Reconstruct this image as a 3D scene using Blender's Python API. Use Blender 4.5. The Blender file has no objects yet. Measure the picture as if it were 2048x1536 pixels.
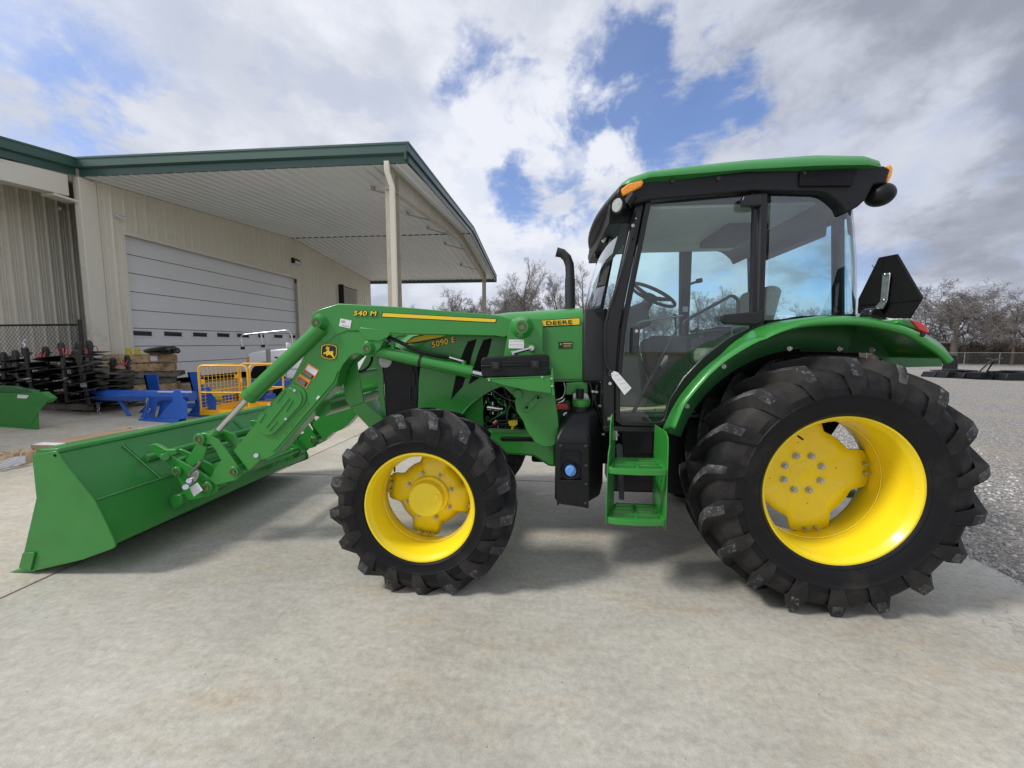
import bpy, bmesh, math, random
from mathutils import Vector, Matrix, Quaternion
R=math.radians; PI=math.pi
sc=bpy.context.scene
COL=sc.collection
# ---------------------------------------------------------------- surveying helper
# distances were surveyed from the photograph: P(px,py,Y) is the point of the vertical
# plane y=Y sighted at that pixel; PX the same on a plane x=X
F=770.0;YAW=R(4.8);PIT=R(5.0);CH=1.58
_cy,_sy,_cp,_sp=math.cos(YAW),math.sin(YAW),math.cos(PIT),math.sin(PIT)
_R=Vector((_cy,_sy,0));_F=Vector((-_sy*_cp,_cy*_cp,-_sp));_U=Vector((-_sy*_sp,_cy*_sp,_cp))
def ray(px,py): return _F+_R*((px-1024)/F)-_U*((py-768)/F)
def P(px,py,Y):
    d=ray(px,py);t=Y/d.y;return Vector((d.x*t,Y,CH+d.z*t))
def PX(px,py,X):
    d=ray(px,py);t=X/d.x;return Vector((X,d.y*t,CH+d.z*t))
def gz(x): return max(0.0,min(.45,.055*(-4-x)))
def PG(px,py):
    z=0
    for _ in range(30):
        d=ray(px,py);t=(z-CH)/d.z;z=.5*z+.5*gz(d.x*t)
    return Vector((d.x*t,d.y*t,z))
def XZ(pts,Y): return [(lambda v:(v.x,v.z))(P(a,b,Y)) for a,b in pts]
def YZ(pts,X): return [(lambda v:(v.y,v.z))(PX(a,b,X)) for a,b in pts]
# ---------------------------------------------------------------- materials
MATS={}
def mat(name,col,rough=.5,metal=0,coat=0,noise=None,noise2=None,bump=None,spec=None,dirt=None,mottle=None):
    """noise=(scale,amount): value variation; dirt=(colour,scale,lo,hi): second colour by noise; bump=(scale,strength,dist)"""
    m=bpy.data.materials.new(name);m.use_nodes=True;MATS[name]=m
    nt=m.node_tree;n=nt.nodes;L=nt.links;b=n['Principled BSDF']
    b.inputs['Roughness'].default_value=rough;b.inputs['Metallic'].default_value=metal
    b.inputs['Coat Weight'].default_value=coat;b.inputs['Coat Roughness'].default_value=.12
    if spec is not None:b.inputs['Specular IOR Level'].default_value=spec
    b.inputs['Base Color'].default_value=(*col,1)
    tc=n.new('ShaderNodeTexCoord');geo=n.new('ShaderNodeNewGeometry')
    src=geo.outputs['Position']
    cur=None
    def nz(scale,detail=6,rough_=.6):
        t=n.new('ShaderNodeTexNoise');t.inputs['Scale'].default_value=scale;t.inputs['Detail'].default_value=detail
        t.inputs['Roughness'].default_value=rough_;L.new(src,t.inputs['Vector']);return t.outputs['Fac']
    def mix(a,bc,fac):
        x=n.new('ShaderNodeMix');x.data_type='RGBA'
        if isinstance(a,tuple):x.inputs[6].default_value=(*a,1)
        else:L.new(a,x.inputs[6])
        if isinstance(bc,tuple):x.inputs[7].default_value=(*bc,1)
        else:L.new(bc,x.inputs[7])
        L.new(fac,x.inputs[0]);return x.outputs[2]
    def rng(v,a,bb,c=0,d=1):
        x=n.new('ShaderNodeMapRange');x.inputs[1].default_value=a;x.inputs[2].default_value=bb
        x.inputs[3].default_value=c;x.inputs[4].default_value=d;L.new(v,x.inputs[0]);return x.outputs[0]
    cur=col
    for nn in (noise,noise2):
        if nn:
            f=rng(nz(nn[0]),.3,.7);lo=tuple(c*(1-nn[1]) for c in col);hi=tuple(min(1,c*(1+nn[1])) for c in col)
            if cur==col: cur=mix(lo,hi,f)
            else:
                x=n.new('ShaderNodeMix');x.data_type='RGBA';x.blend_type='MULTIPLY';x.inputs[0].default_value=1
                L.new(cur,x.inputs[6]);a=mix((1-nn[1],)*3,(1+nn[1]*.6,)*3,f);L.new(a,x.inputs[7]);cur=x.outputs[2]
    if dirt:
        for dd in (dirt if isinstance(dirt,list) else [dirt]):
            f=rng(nz(dd[1],8,.65),dd[2],dd[3]);cur=mix(cur,dd[0],f)
    if not isinstance(cur,tuple):L.new(cur,b.inputs['Base Color'])
    if bump:
        bp=n.new('ShaderNodeBump');bp.inputs['Strength'].default_value=bump[1];bp.inputs['Distance'].default_value=bump[2]
        L.new(nz(bump[0],8,.7),bp.inputs['Height']);L.new(bp.outputs[0],b.inputs['Normal'])
    return m
GR=(.027,.235,.032)
mat('green',GR,.33,coat=.35,noise=(3,.07),dirt=((.06,.17,.06),9,.64,.8),bump=(60,.06,.001))
mat('green_bucket',(.026,.215,.033),.42,coat=.15,noise=(5,.1),dirt=[((.06,.13,.05),5,.60,.82),((.12,.20,.10),55,.70,.80)],bump=(90,.1,.001))
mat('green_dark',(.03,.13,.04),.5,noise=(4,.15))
mat('green_roof',(.045,.26,.06),.4,coat=.3,noise=(4,.05))
mat('yellow',(.88,.67,.014),.34,coat=.3,noise=(3,.05),dirt=((.3,.18,.03),26,.68,.82))
mat('yellow_decal',(.85,.6,.02),.4)
mat('yellow_cage',(.90,.50,.015),.4,coat=.2,noise=(4,.06))
mat('rubber',(.009,.0095,.011),.65,spec=.22,noise=(3,.3),dirt=[((.052,.047,.042),2.6,.42,.74),((.05,.048,.045),34,.62,.8)],bump=(45,.25,.004))
mat('rubber_side',(.006,.0065,.008),.5,spec=.25,noise=(3,.3),dirt=[((.04,.034,.028),3,.55,.8)],bump=(60,.12,.002))
mat('rubber_worn',(.02,.02,.022),.8,noise=(10,.2),dirt=[((.10,.10,.105),8,.46,.66),((.24,.24,.24),40,.55,.72)],bump=(70,.5,.006))
mat('black_plastic',(.009,.0095,.011),.42,spec=.28,noise=(8,.15),bump=(250,.1,.001))
mat('black_matte',(.007,.007,.008),.7,spec=.2,noise=(6,.2))
mat('black_frame',(.009,.009,.010),.35,coat=.1,spec=.4)
mat('black_gloss',(.01,.01,.012),.2,coat=.5)
mat('cowl_grey',(.024,.025,.029),.5,noise=(5,.1),bump=(300,.08,.001))
mat('grey_metal',(.25,.25,.26),.4,metal=.8,noise=(20,.15))
mat('green_weld',(.08,.32,.09),.5,noise=(60,.3))
mat('pane_frame',(.75,.76,.77),.5)
mat('chrome',(.62,.62,.64),.12,metal=1)
mat('zinc',(.5,.5,.5),.35,metal=.9,noise=(30,.2),dirt=((.25,.2,.12),50,.6,.8))
mat('rusty',(.12,.07,.045),.8,noise=(40,.4))
mat('grease',(.035,.03,.02),.5,noise=(30,.4))
mat('white_label',(.75,.75,.76),.5,noise=(80,.04))
mat('orange_label',(.85,.25,.03),.5)
mat('ink',(.015,.015,.015),.6)
mat('ink_grey',(.4,.4,.42),.6)
mat('gold_ink',(.45,.36,.09),.5)
mat('blue_cap',(.13,.32,.72),.4,noise=(20,.1))
mat('red_part',(.42,.04,.03),.45)
mat('copper',(.45,.18,.1),.4,metal=.6)
mat('seat',(.38,.36,.27),.8,noise=(20,.1),bump=(150,.2,.002))
mat('interior',(.055,.056,.055),.7,noise=(10,.1))
mat('interior_dark',(.018,.018,.02),.6,noise=(10,.2))
mat('interior_khaki',(.21,.185,.15),.8,noise=(10,.12))
mat('headliner',(.55,.56,.54),.9,noise=(5,.08))
mat('floor_mat',(.05,.05,.055),.8,bump=(60,.3,.004))
mat('card',(.36,.26,.16),.85,noise=(6,.12),dirt=((.24,.16,.09),3,.55,.7),bump=(20,.2,.01))
mat('card_dusty',(.31,.225,.145),.85,noise=(9,.12),dirt=((.24,.17,.11),5,.5,.75))
mat('card_cab',(.42,.38,.24),.85,noise=(9,.12),dirt=((.25,.2,.1),8,.55,.65))
mat('wood',(.50,.35,.19),.8,noise=(3,.25),dirt=[((.16,.10,.06),5,.5,.65),((.12,.09,.07),14,.62,.75)],bump=(40,.3,.004))
mat('wood_grey',(.16,.145,.12),.85,noise=(5,.3),bump=(40,.3,.004))
mat('blue',(.02,.115,.52),.35,coat=.3,noise=(3,.1),dirt=((.1,.12,.3),14,.7,.85))
mat('implement_yellow',(.75,.62,.03),.45,noise=(8,.1))
mat('auger_black',(.011,.011,.012),.3,coat=.3,noise=(9,.3),dirt=((.10,.09,.08),7,.66,.8))
mat('pink',(.75,.12,.13),.6)
mat('beige',(.75,.715,.61),.5,noise=(.6,.05),dirt=((.62,.57,.46),1.2,.55,.8),bump=(30,.03,.002))
mat('beige_trim',(.75,.72,.62),.45,noise=(.8,.04),dirt=((.42,.38,.3),2.2,.6,.8))
mat('soffit',(.74,.76,.76),.5,noise=(.7,.04))
mat('steel_beige',(.46,.42,.34),.5,noise=(3,.12),dirt=((.3,.2,.12),7,.62,.8))
mat('roof_green',(.045,.105,.085),.4,coat=.15,noise=(1,.06))
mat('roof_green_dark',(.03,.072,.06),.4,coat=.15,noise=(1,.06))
mat('door_grey',(.80,.81,.82),.45,noise=(.8,.03),bump=(120,.06,.002))
mat('window_dark',(.012,.012,.014),.15,coat=.5)
mat('white_paint',(.86,.87,.90),.28,coat=.7)
mat('white_cam',(.7,.7,.7),.4)
mat('glass_dark',(.02,.025,.03),.08,coat=.8)
mat('amber',(.9,.3,.01),.2,coat=.6,noise=(60,.2))
mat('red_lens',(.75,.02,.02),.18,coat=.7)
mat('lamp_lens',(.45,.47,.45),.2,coat=.6,noise=(90,.3))
mat('bark',(.13,.115,.10),.9,noise=(2,.25))
mat('twig',(.16,.145,.135),.9,noise=(1,.25))
mat('brush_twig',(.13,.095,.07),.9,noise=(.6,.35))
mat('brush_core',(.075,.055,.042),1,noise=(.8,.4))
mat('fence_black',(.012,.012,.012),.45)
mat('fence_wire',(.06,.06,.058),.5)
mat('fence_galv',(.28,.28,.27),.5,metal=.3)
mat('dry_grass',(.30,.24,.11),.9,noise=(.5,.25))
mat('aluminium',(.55,.55,.56),.3,metal=.9,noise=(20,.1))
# concrete
def concrete(name,a,b,c,scale=1):
    m=bpy.data.materials.new(name);m.use_nodes=True;MATS[name]=m
    nt=m.node_tree;n=nt.nodes;L=nt.links;bs=n['Principled BSDF'];bs.inputs['Roughness'].default_value=.82
    g=n.new('ShaderNodeNewGeometry').outputs['Position']
    mp=n.new('ShaderNodeMapping');mp.inputs['Scale'].default_value=(1,2.2,1);L.new(g,mp.inputs[0])
    def nz(s,d=8,r=.6,v=g):
        t=n.new('ShaderNodeTexNoise');t.inputs['Scale'].default_value=s;t.inputs['Detail'].default_value=d;t.inputs['Roughness'].default_value=r;L.new(v,t.inputs['Vector']);return t.outputs['Fac']
    def rng(v,x0,x1,c0=0,c1=1):
        x=n.new('ShaderNodeMapRange');x.inputs[1].default_value=x0;x.inputs[2].default_value=x1;x.inputs[3].default_value=c0;x.inputs[4].default_value=c1;L.new(v,x.inputs[0]);return x.outputs[0]
    def mix(p,q,f,bt='MIX'):
        x=n.new('ShaderNodeMix');x.data_type='RGBA';x.blend_type=bt
        for s,i in ((p,6),(q,7)):
            if isinstance(s,tuple):x.inputs[i].default_value=(*s,1)
            else:L.new(s,x.inputs[i])
        if isinstance(f,float):x.inputs[0].default_value=f
        else:L.new(f,x.inputs[0])
        return x.outputs[2]
    cur=mix(a,b,rng(nz(.55,6,.6),.36,.64))
    cur=mix(cur,c,rng(nz(1.1,8,.7,mp.outputs[0]),.52,.72,0,.75))           # warm stains
    cur=mix(cur,tuple(x*.68 for x in a),rng(nz(1.7,12,.78,mp.outputs[0]),.56,.72,0,.45))  # dark smudges
    cur=mix(cur,mix((.88,)*3,(1.06,)*3,rng(nz(6,12,.8,mp.outputs[0]),.38,.60)),1.0,'MULTIPLY')
    cur=mix(cur,(1.29,1.285,1.26),1.0,'MULTIPLY')
    sx=n.new('ShaderNodeSeparateXYZ');L.new(g,sx.inputs[0]);cur=mix(cur,mix((1.10,1.06,1.0),(1,1,1),rng(sx.outputs[0],-3.50,-3.45)),1.0,'MULTIPLY')
    vc=n.new('ShaderNodeTexVoronoi');vc.feature='DISTANCE_TO_EDGE';vc.inputs['Scale'].default_value=.33;wn=n.new('ShaderNodeTexNoise');wn.inputs['Scale'].default_value=2.2;wn.inputs['Detail'].default_value=9;L.new(g,wn.inputs['Vector']);av=n.new('ShaderNodeVectorMath');av.operation='ADD';L.new(g,av.inputs[0]);L.new(wn.outputs['Color'],av.inputs[1]);L.new(av.outputs[0],vc.inputs['Vector'])
    ck=rng(vc.outputs['Distance'],.0,.0035,1,0);ckm=n.new('ShaderNodeMath');ckm.operation='MULTIPLY';L.new(ck,ckm.inputs[0]);L.new(rng(nz(.35,3,.5),.52,.60,0,.45),ckm.inputs[1]);cur=mix(cur,tuple(x*.4 for x in a),ckm.outputs[0])
    cur=mix(cur,mix((.80,)*3,(1.10,)*3,rng(nz(28,4,.7),.3,.7)),1.0,'MULTIPLY')
    cur=mix(cur,mix((.80,)*3,(1.12,)*3,rng(nz(210,3,.7),.3,.7)),1.0,'MULTIPLY')
    # small dark pocks and pale scuffs
    vo=n.new('ShaderNodeTexVoronoi');vo.inputs['Scale'].default_value=9;L.new(g,vo.inputs['Vector'])
    cur=mix(tuple(x*.35 for x in a),cur,rng(vo.outputs['Distance'],.02,.045))
    cur=mix(cur,tuple(min(1,x*1.5) for x in a),rng(nz(5,12,.85),.68,.76,0,.5))
    L.new(cur,bs.inputs['Base Color'])
    bp=n.new('ShaderNodeBump');bp.inputs['Strength'].default_value=.35;bp.inputs['Distance'].default_value=.004
    L.new(nz(90,6,.7),bp.inputs['Height']);L.new(bp.outputs[0],bs.inputs['Normal'])
    return m
concrete('concrete',(.285,.272,.24),(.405,.392,.352),(.35,.285,.20))
def gravel(name):
    m=bpy.data.materials.new(name);m.use_nodes=True;MATS[name]=m
    nt=m.node_tree;n=nt.nodes;L=nt.links;bs=n['Principled BSDF'];bs.inputs['Roughness'].default_value=.9
    g=n.new('ShaderNodeNewGeometry').outputs['Position']
    v=n.new('ShaderNodeTexVoronoi');v.inputs['Scale'].default_value=60;L.new(g,v.inputs['Vector'])
    v2=n.new('ShaderNodeTexVoronoi');v2.inputs['Scale'].default_value=80;L.new(g,v2.inputs['Vector'])
    t=n.new('ShaderNodeTexNoise');t.inputs['Scale'].default_value=.5;t.inputs['Detail'].default_value=8;L.new(g,t.inputs['Vector'])
    r=n.new('ShaderNodeValToRGB');e=r.color_ramp.elements;e[0].color=(.12,.113,.108,1);e[1].color=(.58,.555,.52,1)
    e2=r.color_ramp.elements.new(.45);e2.color=(.27,.258,.245,1)
    s=n.new('ShaderNodeSeparateColor');L.new(v.outputs['Color'],s.inputs[0]);L.new(s.outputs[0],r.inputs[0])
    x=n.new('ShaderNodeMix');x.data_type='RGBA';x.inputs[7].default_value=(.40,.34,.25,1);L.new(r.outputs[0],x.inputs[6])
    rr=n.new('ShaderNodeMapRange');rr.inputs[1].default_value=.45;rr.inputs[2].default_value=.75;rr.inputs[4].default_value=.6
    L.new(t.outputs['Fac'],rr.inputs[0]);L.new(rr.outputs[0],x.inputs[0]);L.new(x.outputs[2],bs.inputs['Base Color'])
    a=n.new('ShaderNodeMath');a.operation='ADD';L.new(v.outputs['Distance'],a.inputs[0]);L.new(v2.outputs['Distance'],a.inputs[1])
    bp=n.new('ShaderNodeBump');bp.invert=True;bp.inputs['Strength'].default_value=.9;bp.inputs['Distance'].default_value=.02
    L.new(a.outputs[0],bp.inputs['Height']);L.new(bp.outputs[0],bs.inputs['Normal'])
gravel('gravel')
def glass(name,tint,gloss=.1,alpha=1.0,fk=1.6):
    m=bpy.data.materials.new(name);m.use_nodes=True;MATS[name]=m
    nt=m.node_tree;n=nt.nodes;L=nt.links;n.clear()
    o=n.new('ShaderNodeOutputMaterial');t=n.new('ShaderNodeBsdfTransparent');t.inputs[0].default_value=(*tint,1)
    g=n.new('ShaderNodeBsdfGlossy');g.inputs['Roughness'].default_value=.015;g.inputs[0].default_value=(.95,.97,1,1)
    fr=n.new('ShaderNodeFresnel');fr.inputs[0].default_value=1.5
    md=n.new('ShaderNodeMath');md.operation='MULTIPLY_ADD';md.inputs[1].default_value=fk;md.inputs[2].default_value=gloss;md.use_clamp=True
    L.new(fr.outputs[0],md.inputs[0]);mx=n.new('ShaderNodeMixShader');L.new(md.outputs[0],mx.inputs[0])
    L.new(t.outputs[0],mx.inputs[1]);L.new(g.outputs[0],mx.inputs[2]);L.new(mx.outputs[0],o.inputs[0])
glass('glass',(.80,.93,.92),.025,1,1.2)
glass('glass_tint',(.66,.88,.93),.05)
glass('glass_far',(.70,.90,.94),.03,1,0)
# ---------------------------------------------------------------- mesh builder
WL={}
def wloc(o): return WL.get(o.name,Vector((0,0,0))) if o else Vector((0,0,0))
class MB:
    def __init__(s): s.v=[];s.f=[];s.mi=[];s.cur=0
    def add(s,vs,fs):
        k=len(s.v);s.v+= [Vector(v) for v in vs];s.f+=[tuple(i+k for i in f) for f in fs];s.mi+=[s.cur]*len(fs);return s
    def box(s,c,d,rz=0,rx=0,ry=0):
        hx,hy,hz=d[0]/2,d[1]/2,d[2]/2
        M=Matrix.Translation(Vector(c))@Matrix.Rotation(rz,4,'Z')@Matrix.Rotation(ry,4,'Y')@Matrix.Rotation(rx,4,'X')
        vs=[M@Vector((x,y,z)) for x in(-hx,hx) for y in(-hy,hy) for z in(-hz,hz)]
        return s.add(vs,[(0,1,3,2),(4,6,7,5),(0,4,5,1),(2,3,7,6),(0,2,6,4),(1,5,7,3)])
    def bb(s,x0,x1,y0,y1,z0,z1): return s.box(((x0+x1)/2,(y0+y1)/2,(z0+z1)/2),(abs(x1-x0),abs(y1-y0),abs(z1-z0)))
    def prism(s,pts,y0,y1):       # outline in XZ, thickness along Y
        n=len(pts);a=sum(pts[i][0]*pts[(i+1)%n][1]-pts[(i+1)%n][0]*pts[i][1] for i in range(n))
        if a<0: pts=pts[::-1]
        vs=[(x,y0,z) for x,z in pts]+[(x,y1,z) for x,z in pts]
        fs=[tuple(range(n)),tuple(range(2*n-1,n-1,-1))]+[(i,i+n,(i+1)%n+n,(i+1)%n) for i in range(n)]
        return s.add(vs,fs)
    def prismX(s,pts,x0,x1):      # outline in YZ, thickness along X
        n=len(pts)
        vs=[(x0,y,z) for y,z in pts]+[(x1,y,z) for y,z in pts]
        return s.add(vs,[tuple(range(n)),tuple(range(2*n-1,n-1,-1))]+[(i,i+n,(i+1)%n+n,(i+1)%n) for i in range(n)])
    def prismZ(s,pts,z0,z1):
        n=len(pts);vs=[(x,y,z0) for x,y in pts]+[(x,y,z1) for x,y in pts]
        return s.add(vs,[tuple(range(n-1,-1,-1)),tuple(range(n,2*n))]+[(i,(i+1)%n,(i+1)%n+n,i+n) for i in range(n)])
    def prismN(s,pts,ys,fx=None):
        n=len(pts);k=len(s.v)
        for y in ys:
            for x,z in pts: s.v.append(Vector((fx(x,y) if fx else x,y,z)))
        for i in range(len(ys)-1):
            for j in range(n):
                s.f.append((k+i*n+j,k+i*n+(j+1)%n,k+(i+1)*n+(j+1)%n,k+(i+1)*n+j));s.mi.append(s.cur)
        s.f.append(tuple(range(k,k+n)));e=k+(len(ys)-1)*n;s.f.append(tuple(range(e,e+n)));s.mi+=[s.cur]*2
        return s
    def tube(s,path,r,seg=8,cap=True,closed=False):
        path=[Vector(p) for p in path];n=len(path)
        rs=r if isinstance(r,(list,tuple)) else [r]*n
        rings=[];prev=None
        for i,p in enumerate(path):
            if closed: t=(path[(i+1)%n]-path[i-1])
            else: t=(path[min(i+1,n-1)]-path[max(i-1,0)])
            t.normalize()
            if prev is None: u=t.orthogonal().normalized()
            else:
                u=prev-t*prev.dot(t)
                u=u.normalized() if u.length>1e-6 else t.orthogonal().normalized()
            prev=u;w=t.cross(u)
            k=len(s.v)
            s.v+=[p+(u*math.cos(2*PI*j/seg)+w*math.sin(2*PI*j/seg))*rs[i] for j in range(seg)]
            rings.append(k)
        m=n if closed else n-1
        for i in range(m):
            a,b=rings[i],rings[(i+1)%n]
            for j in range(seg):
                s.f.append((a+j,a+(j+1)%seg,b+(j+1)%seg,b+j));s.mi.append(s.cur)
        if cap and not closed:
            s.f.append(tuple(rings[0]+j for j in range(seg-1,-1,-1)));s.mi.append(s.cur)
            s.f.append(tuple(rings[-1]+j for j in range(seg)));s.mi.append(s.cur)
        return s
    def cyl(s,a,b,r,seg=20,r2=None): return s.tube([a,b],[r,r if r2 is None else r2],seg)
    def lathe(s,prof,c,axis='Y',seg=48,a0=0,a1=2*PI):   # prof = [(along,radius)]
        c=Vector(c);full=abs(a1-a0-2*PI)<1e-6;m=seg if full else seg+1;k=len(s.v)
        for al,r in prof:
            for j in range(m):
                t=a0+(a1-a0)*j/seg;co,si=math.cos(t)*r,math.sin(t)*r
                s.v.append(c+(Vector((co,al,si)) if axis=='Y' else Vector((al,co,si)) if axis=='X' else Vector((co,si,al))))
        for i in range(len(prof)-1):
            for j in range(seg):
                j2=(j+1)%m
                s.f.append((k+i*m+j,k+i*m+j2,k+(i+1)*m+j2,k+(i+1)*m+j));s.mi.append(s.cur)
        return s
    def sph(s,c,r,seg=12,rings=8,sc_=(1,1,1)):
        return s.lathe([(-r*math.cos(PI*i/rings)*sc_[2],r*math.sin(PI*i/rings)*sc_[0]) for i in range(rings+1)],c,'Z',seg)
    def grid(s,rows):
        k=len(s.v);n=len(rows[0])
        for r in rows: s.v+=[Vector(p) for p in r]
        for i in range(len(rows)-1):
            for j in range(n-1):
                s.f.append((k+i*n+j,k+i*n+j+1,k+(i+1)*n+j+1,k+(i+1)*n+j));s.mi.append(s.cur)
        return s
    def build(s,name,mats,parent=None,smooth=30,bevel=0,solid=0,origin=None,label=None,recalc=True,sub=0,seg=2,weld=False):
        if not isinstance(mats,(list,tuple)): mats=[mats]
        lo=Vector((min(v[i] for v in s.v) for i in range(3)));hi=Vector((max(v[i] for v in s.v) for i in range(3)))
        og=Vector(origin) if origin is not None else (lo+hi)/2
        me=bpy.data.meshes.new(name);me.from_pydata([tuple(v-og) for v in s.v],[],s.f)
        for m in mats: me.materials.append(MATS[m] if isinstance(m,str) else m)
        if len(mats)>1: me.polygons.foreach_set('material_index',s.mi)
        if recalc:
            bm=bmesh.new();bm.from_mesh(me)
            if weld:bmesh.ops.remove_doubles(bm,verts=bm.verts,dist=1e-5)
            bmesh.ops.recalc_face_normals(bm,faces=bm.faces);bm.to_mesh(me);bm.free()
        me.update()
        if smooth:
            me.polygons.foreach_set('use_smooth',[True]*len(me.polygons));me.set_sharp_from_angle(angle=R(smooth))
        o=bpy.data.objects.new(name,me);COL.objects.link(o)
        o.location=og-wloc(parent);o.parent=parent;WL[o.name]=og
        if solid:
            md=o.modifiers.new('s','SOLIDIFY');md.thickness=abs(solid);md.offset=-1 if solid>0 else 1
        if bevel:
            md=o.modifiers.new('b','BEVEL');md.width=bevel;md.segments=seg;md.limit_method='ANGLE';md.angle_limit=R(35);md.harden_normals=False
        if sub:
            md=o.modifiers.new('u','SUBSURF');md.levels=md.render_levels=sub
        if label:o['label']=label
        return o
def thing(name,label,cat,loc=(0,0,0),group=None):
    o=bpy.data.objects.new(name,None);COL.objects.link(o);o.location=loc;WL[o.name]=Vector(loc)
    o['label']=label;o['category']=cat;o.empty_display_size=.1
    if group:o['group']=group
    return o
def tag(o,label,cat,group=None):
    o['label']=label;o['category']=cat
    if group:o['group']=group
    return o
def struct(o): o['kind']='structure';return o
def kids(o): return [c for c in bpy.data.objects if c.parent==o]
def copy_tree(o,loc=None,rz=None,label=None,parent=None):
    c=o.copy();COL.objects.link(c);c.parent=parent
    if parent is not None:c.matrix_parent_inverse=o.matrix_parent_inverse
    for ch in kids(o):
        copy_tree(ch,parent=c)
    if loc is not None:c.location=loc
    if rz is not None:c.rotation_euler.z=rz
    if label:c['label']=label
    return c
def text_mesh(name,body,size,loc,material,parent,extr=.0015,off=.0,shear=0,spacing=1,xs=1,rot=(PI/2,0,0),fit=None):
    cu=bpy.data.curves.new(name,'FONT');cu.body=body;cu.size=size;cu.extrude=extr;cu.offset=off;cu.shear=shear;cu.space_character=spacing
    t=bpy.data.objects.new(name+'_src',cu);COL.objects.link(t)
    dg=bpy.context.evaluated_depsgraph_get();me=bpy.data.meshes.new_from_object(t.evaluated_get(dg))
    bpy.data.objects.remove(t);bpy.data.curves.remove(cu)
    xs0=[v.co.x for v in me.vertices];ys0=[v.co.y for v in me.vertices]
    if fit:
        sx=fit[0]/(max(xs0)-min(xs0));sy=fit[1]/(max(ys0)-min(ys0))
    else: sx=xs;sy=1
    mx,my=min(xs0),min(ys0)
    for v in me.vertices: v.co.x=(v.co.x-mx)*sx;v.co.y=(v.co.y-my)*sy
    me.materials.clear();me.materials.append(MATS[material])
    o=bpy.data.objects.new(name,me);COL.objects.link(o);o.rotation_euler=rot;o.parent=parent;o.location=Vector(loc)-wloc(parent);WL[o.name]=Vector(loc)
    return o
def circ(cx,cy,r,n=20,a0=0,a1=2*PI):
    return [(cx+r*math.cos(a0+(a1-a0)*i/n),cy+r*math.sin(a0+(a1-a0)*i/n)) for i in range(n)]
def smooth_path(pts,k=6):
    pts=[Vector(p) for p in pts];out=[]
    for i in range(len(pts)-1):
        p0=pts[max(i-1,0)];p1=pts[i];p2=pts[i+1];p3=pts[min(i+2,len(pts)-1)]
        for j in range(k):
            t=j/k;out.append(.5*((2*p1)+(p2-p0)*t+(2*p0-5*p1+4*p2-p3)*t*t+(3*p1-p0-3*p2+p3)*t**3))
    out.append(pts[-1]);return out
# ---------------------------------------------------------------- camera
cam=bpy.data.cameras.new('camera');co=bpy.data.objects.new('camera',cam);COL.objects.link(co)
cam.sensor_width=36;cam.lens=F/2048*36;cam.clip_end=3000;cam.clip_start=.05
co.location=(0,0,CH);co.rotation_euler=(PI/2-PIT,0,YAW);sc.camera=co
sc.view_settings.view_transform='Standard';sc.view_settings.look='None';sc.view_settings.gamma=1
EXPOSURE=.30
sc.view_settings.exposure=EXPOSURE
# ---------------------------------------------------------------- sun and sky
SUN_DIR=Vector((-.74,-.30,.80)).normalized()    # towards the sun
sl=bpy.data.lights.new('sun','SUN');sl.energy=2.4;sl.angle=R(10);sl.color=(1,.96,.9)
so=bpy.data.objects.new('sun',sl);COL.objects.link(so);so.rotation_euler=SUN_DIR.to_track_quat('Z','Y').to_euler()
w=bpy.data.worlds.new('World');sc.world=w;w.use_nodes=True
nt=w.node_tree;n=nt.nodes;L=nt.links;n.clear()
out=n.new('ShaderNodeOutputWorld');bg=n.new('ShaderNodeBackground');L.new(bg.outputs[0],out.inputs[0])
sky=n.new('ShaderNodeTexSky');sky.sky_type='NISHITA';sky.sun_disc=False
sky.sun_elevation=math.asin(SUN_DIR.z);sky.sun_rotation=math.atan2(SUN_DIR.x,SUN_DIR.y)
tc=n.new('ShaderNodeTexCoord')
nrm=n.new('ShaderNodeVectorMath');nrm.operation='NORMALIZE';L.new(tc.outputs['Generated'],nrm.inputs[0]);D=nrm.outputs[0]
def M(op,a,b=None,c=None,clamp=False):
    x=n.new('ShaderNodeMath');x.operation=op;x.use_clamp=clamp
    for i,s in enumerate((a,b,c)):
        if s is None: continue
        if isinstance(s,(int,float)):x.inputs[i].default_value=s
        else:L.new(s,x.inputs[i])
    return x.outputs[0]
def VM(op,a,b=None,scale=None):
    x=n.new('ShaderNodeVectorMath');x.operation=op
    for i,s in enumerate((a,b)):
        if s is None: continue
        if isinstance(s,(tuple,Vector)):x.inputs[i].default_value=tuple(s)
        else:L.new(s,x.inputs[i])
    if scale is not None:x.inputs['Scale'].default_value=scale
    return x.outputs['Value'] if op=='DOT_PRODUCT' else x.outputs[0]
def MR(v,a,b,c=0,d=1,t='SMOOTHSTEP'):
    x=n.new('ShaderNodeMapRange');x.interpolation_type=t;x.inputs[1].default_value=a;x.inputs[2].default_value=b;x.inputs[3].default_value=c;x.inputs[4].default_value=d
    L.new(v,x.inputs[0]);return x.outputs[0]
def MX(a,b,f):
    x=n.new('ShaderNodeMix');x.data_type='RGBA'
    for s,i in ((a,6),(b,7)):
        if isinstance(s,tuple):x.inputs[i].default_value=(*s,1)
        else:L.new(s,x.inputs[i])
    if isinstance(f,(int,float)):x.inputs[0].default_value=f
    else:L.new(f,x.inputs[0])
    return x.outputs[2]
sep=n.new('ShaderNodeSeparateXYZ');L.new(D,sep.inputs[0])
def NZ(vec,scale,detail=8,rough=.55,off=(0,0,0),dist=0):
    t=n.new('ShaderNodeTexNoise');t.inputs['Scale'].default_value=scale;t.inputs['Detail'].default_value=detail;t.inputs['Roughness'].default_value=rough;t.inputs['Distortion'].default_value=dist
    L.new(VM('ADD',vec,off),t.inputs['Vector']);return t.outputs['Fac']
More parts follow.
